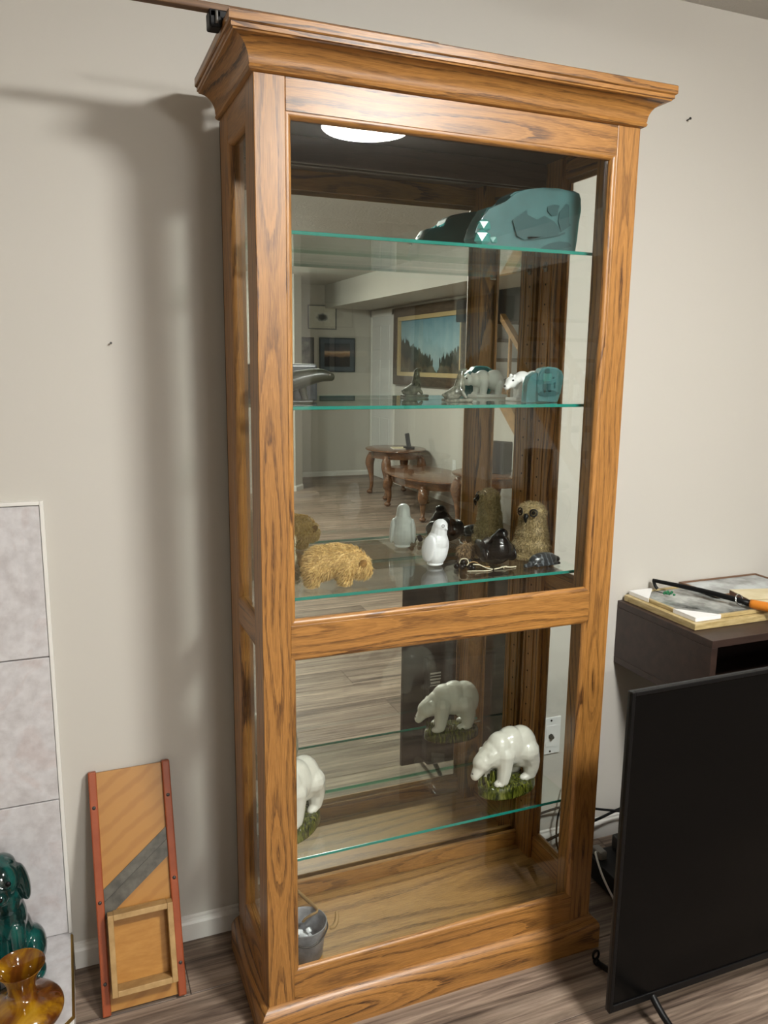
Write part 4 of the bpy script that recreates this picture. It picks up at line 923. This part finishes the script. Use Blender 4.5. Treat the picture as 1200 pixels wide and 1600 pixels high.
colr = t.mix(t.math('LESS_THAN', v, .30), sky, water); colr = t.mix(tree, colr, low); colr = t.mix(bank, colr, t.ramp(nz2, [(.35, '#2f2c26'), (.65, '#6b6250')]))
t.prin(colr, .45); M['river'] = t.m
wall_picture('landscape_painting', 'large framed river and spruce forest painting in wide brown frame', (XR - .001, -5.93, 1.655), (0, -1, 0), 1.86, .885, .105,
             mottled('brown antique frame', '#42362b', '#5f5142', 8, .4, stretch=(1, 1, 6)), liner=(.045, plain('cream gold liner', '#b9a478', .4)), art=M['river'], fd=.05)
t = NT('duck print'); co = t.coord(); d2 = t.n('VectorMath', {0: t.scale(co, (1, 0, 1.6)), 1: (0, 0, 0)}, operation='DISTANCE').outputs['Value']
t.prin(t.ramp(t.math('ADD', d2, t.math('MULTIPLY_ADD', t.noise(co, 30, 4), .06, -.03)), [(.045, '#2e3234'), (.06, '#7f8584'), (.085, '#d2d0c6')]), .4); M['duck'] = t.m
thin_grey = plain('thin grey frame', '#6f7070', .4); cream = plain('cream mount', '#cfcbbd', .6)
wall_picture('framed_print', 'small pale framed print of a duck high on the far wall', (2.75, YF + .001, 2.018), (-1, 0, 0), .375, .295, .012, thin_grey, mat_=cream, mw=.075, art=M['duck'])
t = NT('sunset photo'); g = t.n('SeparateXYZ', {0: t.coord('Generated')}); nz = t.noise(t.scale(t.coord(), (3, 1, 9)), 2, 4)
t.prin(t.ramp(t.math('ADD', g.outputs[2], t.math('MULTIPLY_ADD', nz, .3, -.15)), [(.0, '#231e20'), (.42, '#2e282a'), (.54, '#b08a6a'), (.62, '#c9ad92'), (.70, '#5c5458'), (1.0, '#3a4148')]), .3); M['sunset'] = t.m
wall_picture('framed_photo', 'dark framed sunset photograph on the far wall', (2.95, YF + .001, 1.555), (-1, 0, 0), .48, .43, .014, plain('slate frame', '#2f363c', .4), mat_=plain('slate mount', '#56606a', .6), mw=.055, art=M['sunset'])
wall_picture('framed_photo', 'dark framed photograph left of the sunset on the far wall', (2.44, YF + .001, 1.555), (-1, 0, 0), .40, .43, .014, plain('black frame', '#2a2c2e', .4), mat_=plain('grey mount', '#5a5e62', .6), mw=.04, art=mottled('dusk photo', '#3c3f42', '#8b8984', 9, .3))
# outlet on the right wall
ol = thing('wall_outlet', 'white power outlet plate low on the wall under the painting', 'outlet', (XR, -5.26, .36))
obj('plate', box(-.007, -.0004, -.035, .035, 0, .115, bev=.002), M['white_plastic'], ol)
for z in (.022, .066): obj('socket', box(-.0095, -.0072, -.017, .017, z, z + .028, bev=.0008), M['white_plastic'], ol)
# staircase
sr = thing('staircase', 'open wooden staircase with pale oak railing by the right wall', 'staircase', (3.95, -3.9, 0))
M['rail_wood'] = mottled('pale oak railing', '#8f6a3c', '#ad8654', 10, .4, stretch=(3, 1, 3)); M['tread'] = mottled('tread carpet', '#6f675c', '#7e766a', 60, .9)
SY0, RUN, RISE, SX = -3.06, .2317, .19, XR + .0
for i in range(10):
    y1 = SY0 - i * RUN; z = (i + 1) * RISE
    if z > CE - .05: break
    obj('tread', box(SX + .045, 4.449, y1 - RUN - .02, y1, z - .035, z, bev=.006), M['tread'], sr, w=True)
    obj('riser', box(SX + .045, 4.449, y1 - .022, y1 - .004, z - RISE, z - .0352), M['white_trim'], sr, w=True)
slope = RISE / RUN
def sl_(y): return (SY0 - y) * slope
yt = -4.715
bm = prism(BM(), [(SY0 + .02, 0), (SY0 + .02, .14), (yt, sl_(yt) + .16), (yt, sl_(yt) - .02), (SY0 - .02, 0)], .040, axis='x', base=SX + .003); obj('stringer', bm, M['rail_wood'], sr, w=True)
bm = prism(BM(), [(SY0 - .03, 0), (yt, sl_(yt) - .025), (yt, 0)], .02, axis='x', base=SX + .012); obj('skirt_panel', bm, M['wall'], sr, w=True)
bm = prism(BM(), [(SY0 - .02, .74), (SY0 - .02, .805), (yt + .3, sl_(yt + .3) + .805), (yt + .3, sl_(yt + .3) + .74)], .055, axis='x', base=SX - .005); obj('handrail', bm, M['rail_wood'], sr, w=True)
y_ = SY0 - .15
while y_ > yt + .30:
    obj('baluster', box(SX + .010, SX + .036, y_ - .013, y_ + .013, sl_(y_) + .125, sl_(y_) + .745), M['rail_wood'], sr, w=True); y_ -= RUN / 2 + .06
obj('newel_post', box(SX - .02, SX + .066, SY0 - .03, SY0 + .056, 0, .95, bev=.006), M['rail_wood'], sr, w=True)
hj = thing('hanging_jacket', 'dark bundled jacket hung on the stairwell wall', 'jacket', (4.39, -4.55, 1.78))
bm = BM(); ell(bm, (-.01, 0, .10), (.05, .16, .20)); ell(bm, (-.02, .06, -.10), (.05, .12, .22)); ell(bm, (-.02, -.09, -.06), (.045, .10, .20)); ell(bm, (-.02, 0, .26), (.06, .12, .07))
obj('cloth', remesh(bm, .02, 4), plain('charcoal cloth', '#2b2a2c', .9), hj, smooth=True)
bm = BM(); tube(bm, [(.049, 0, .30), (.0, 0, .31), (-.03, 0, .335)], .008, 8, 3); obj('hook', bm, M['steel'], hj)
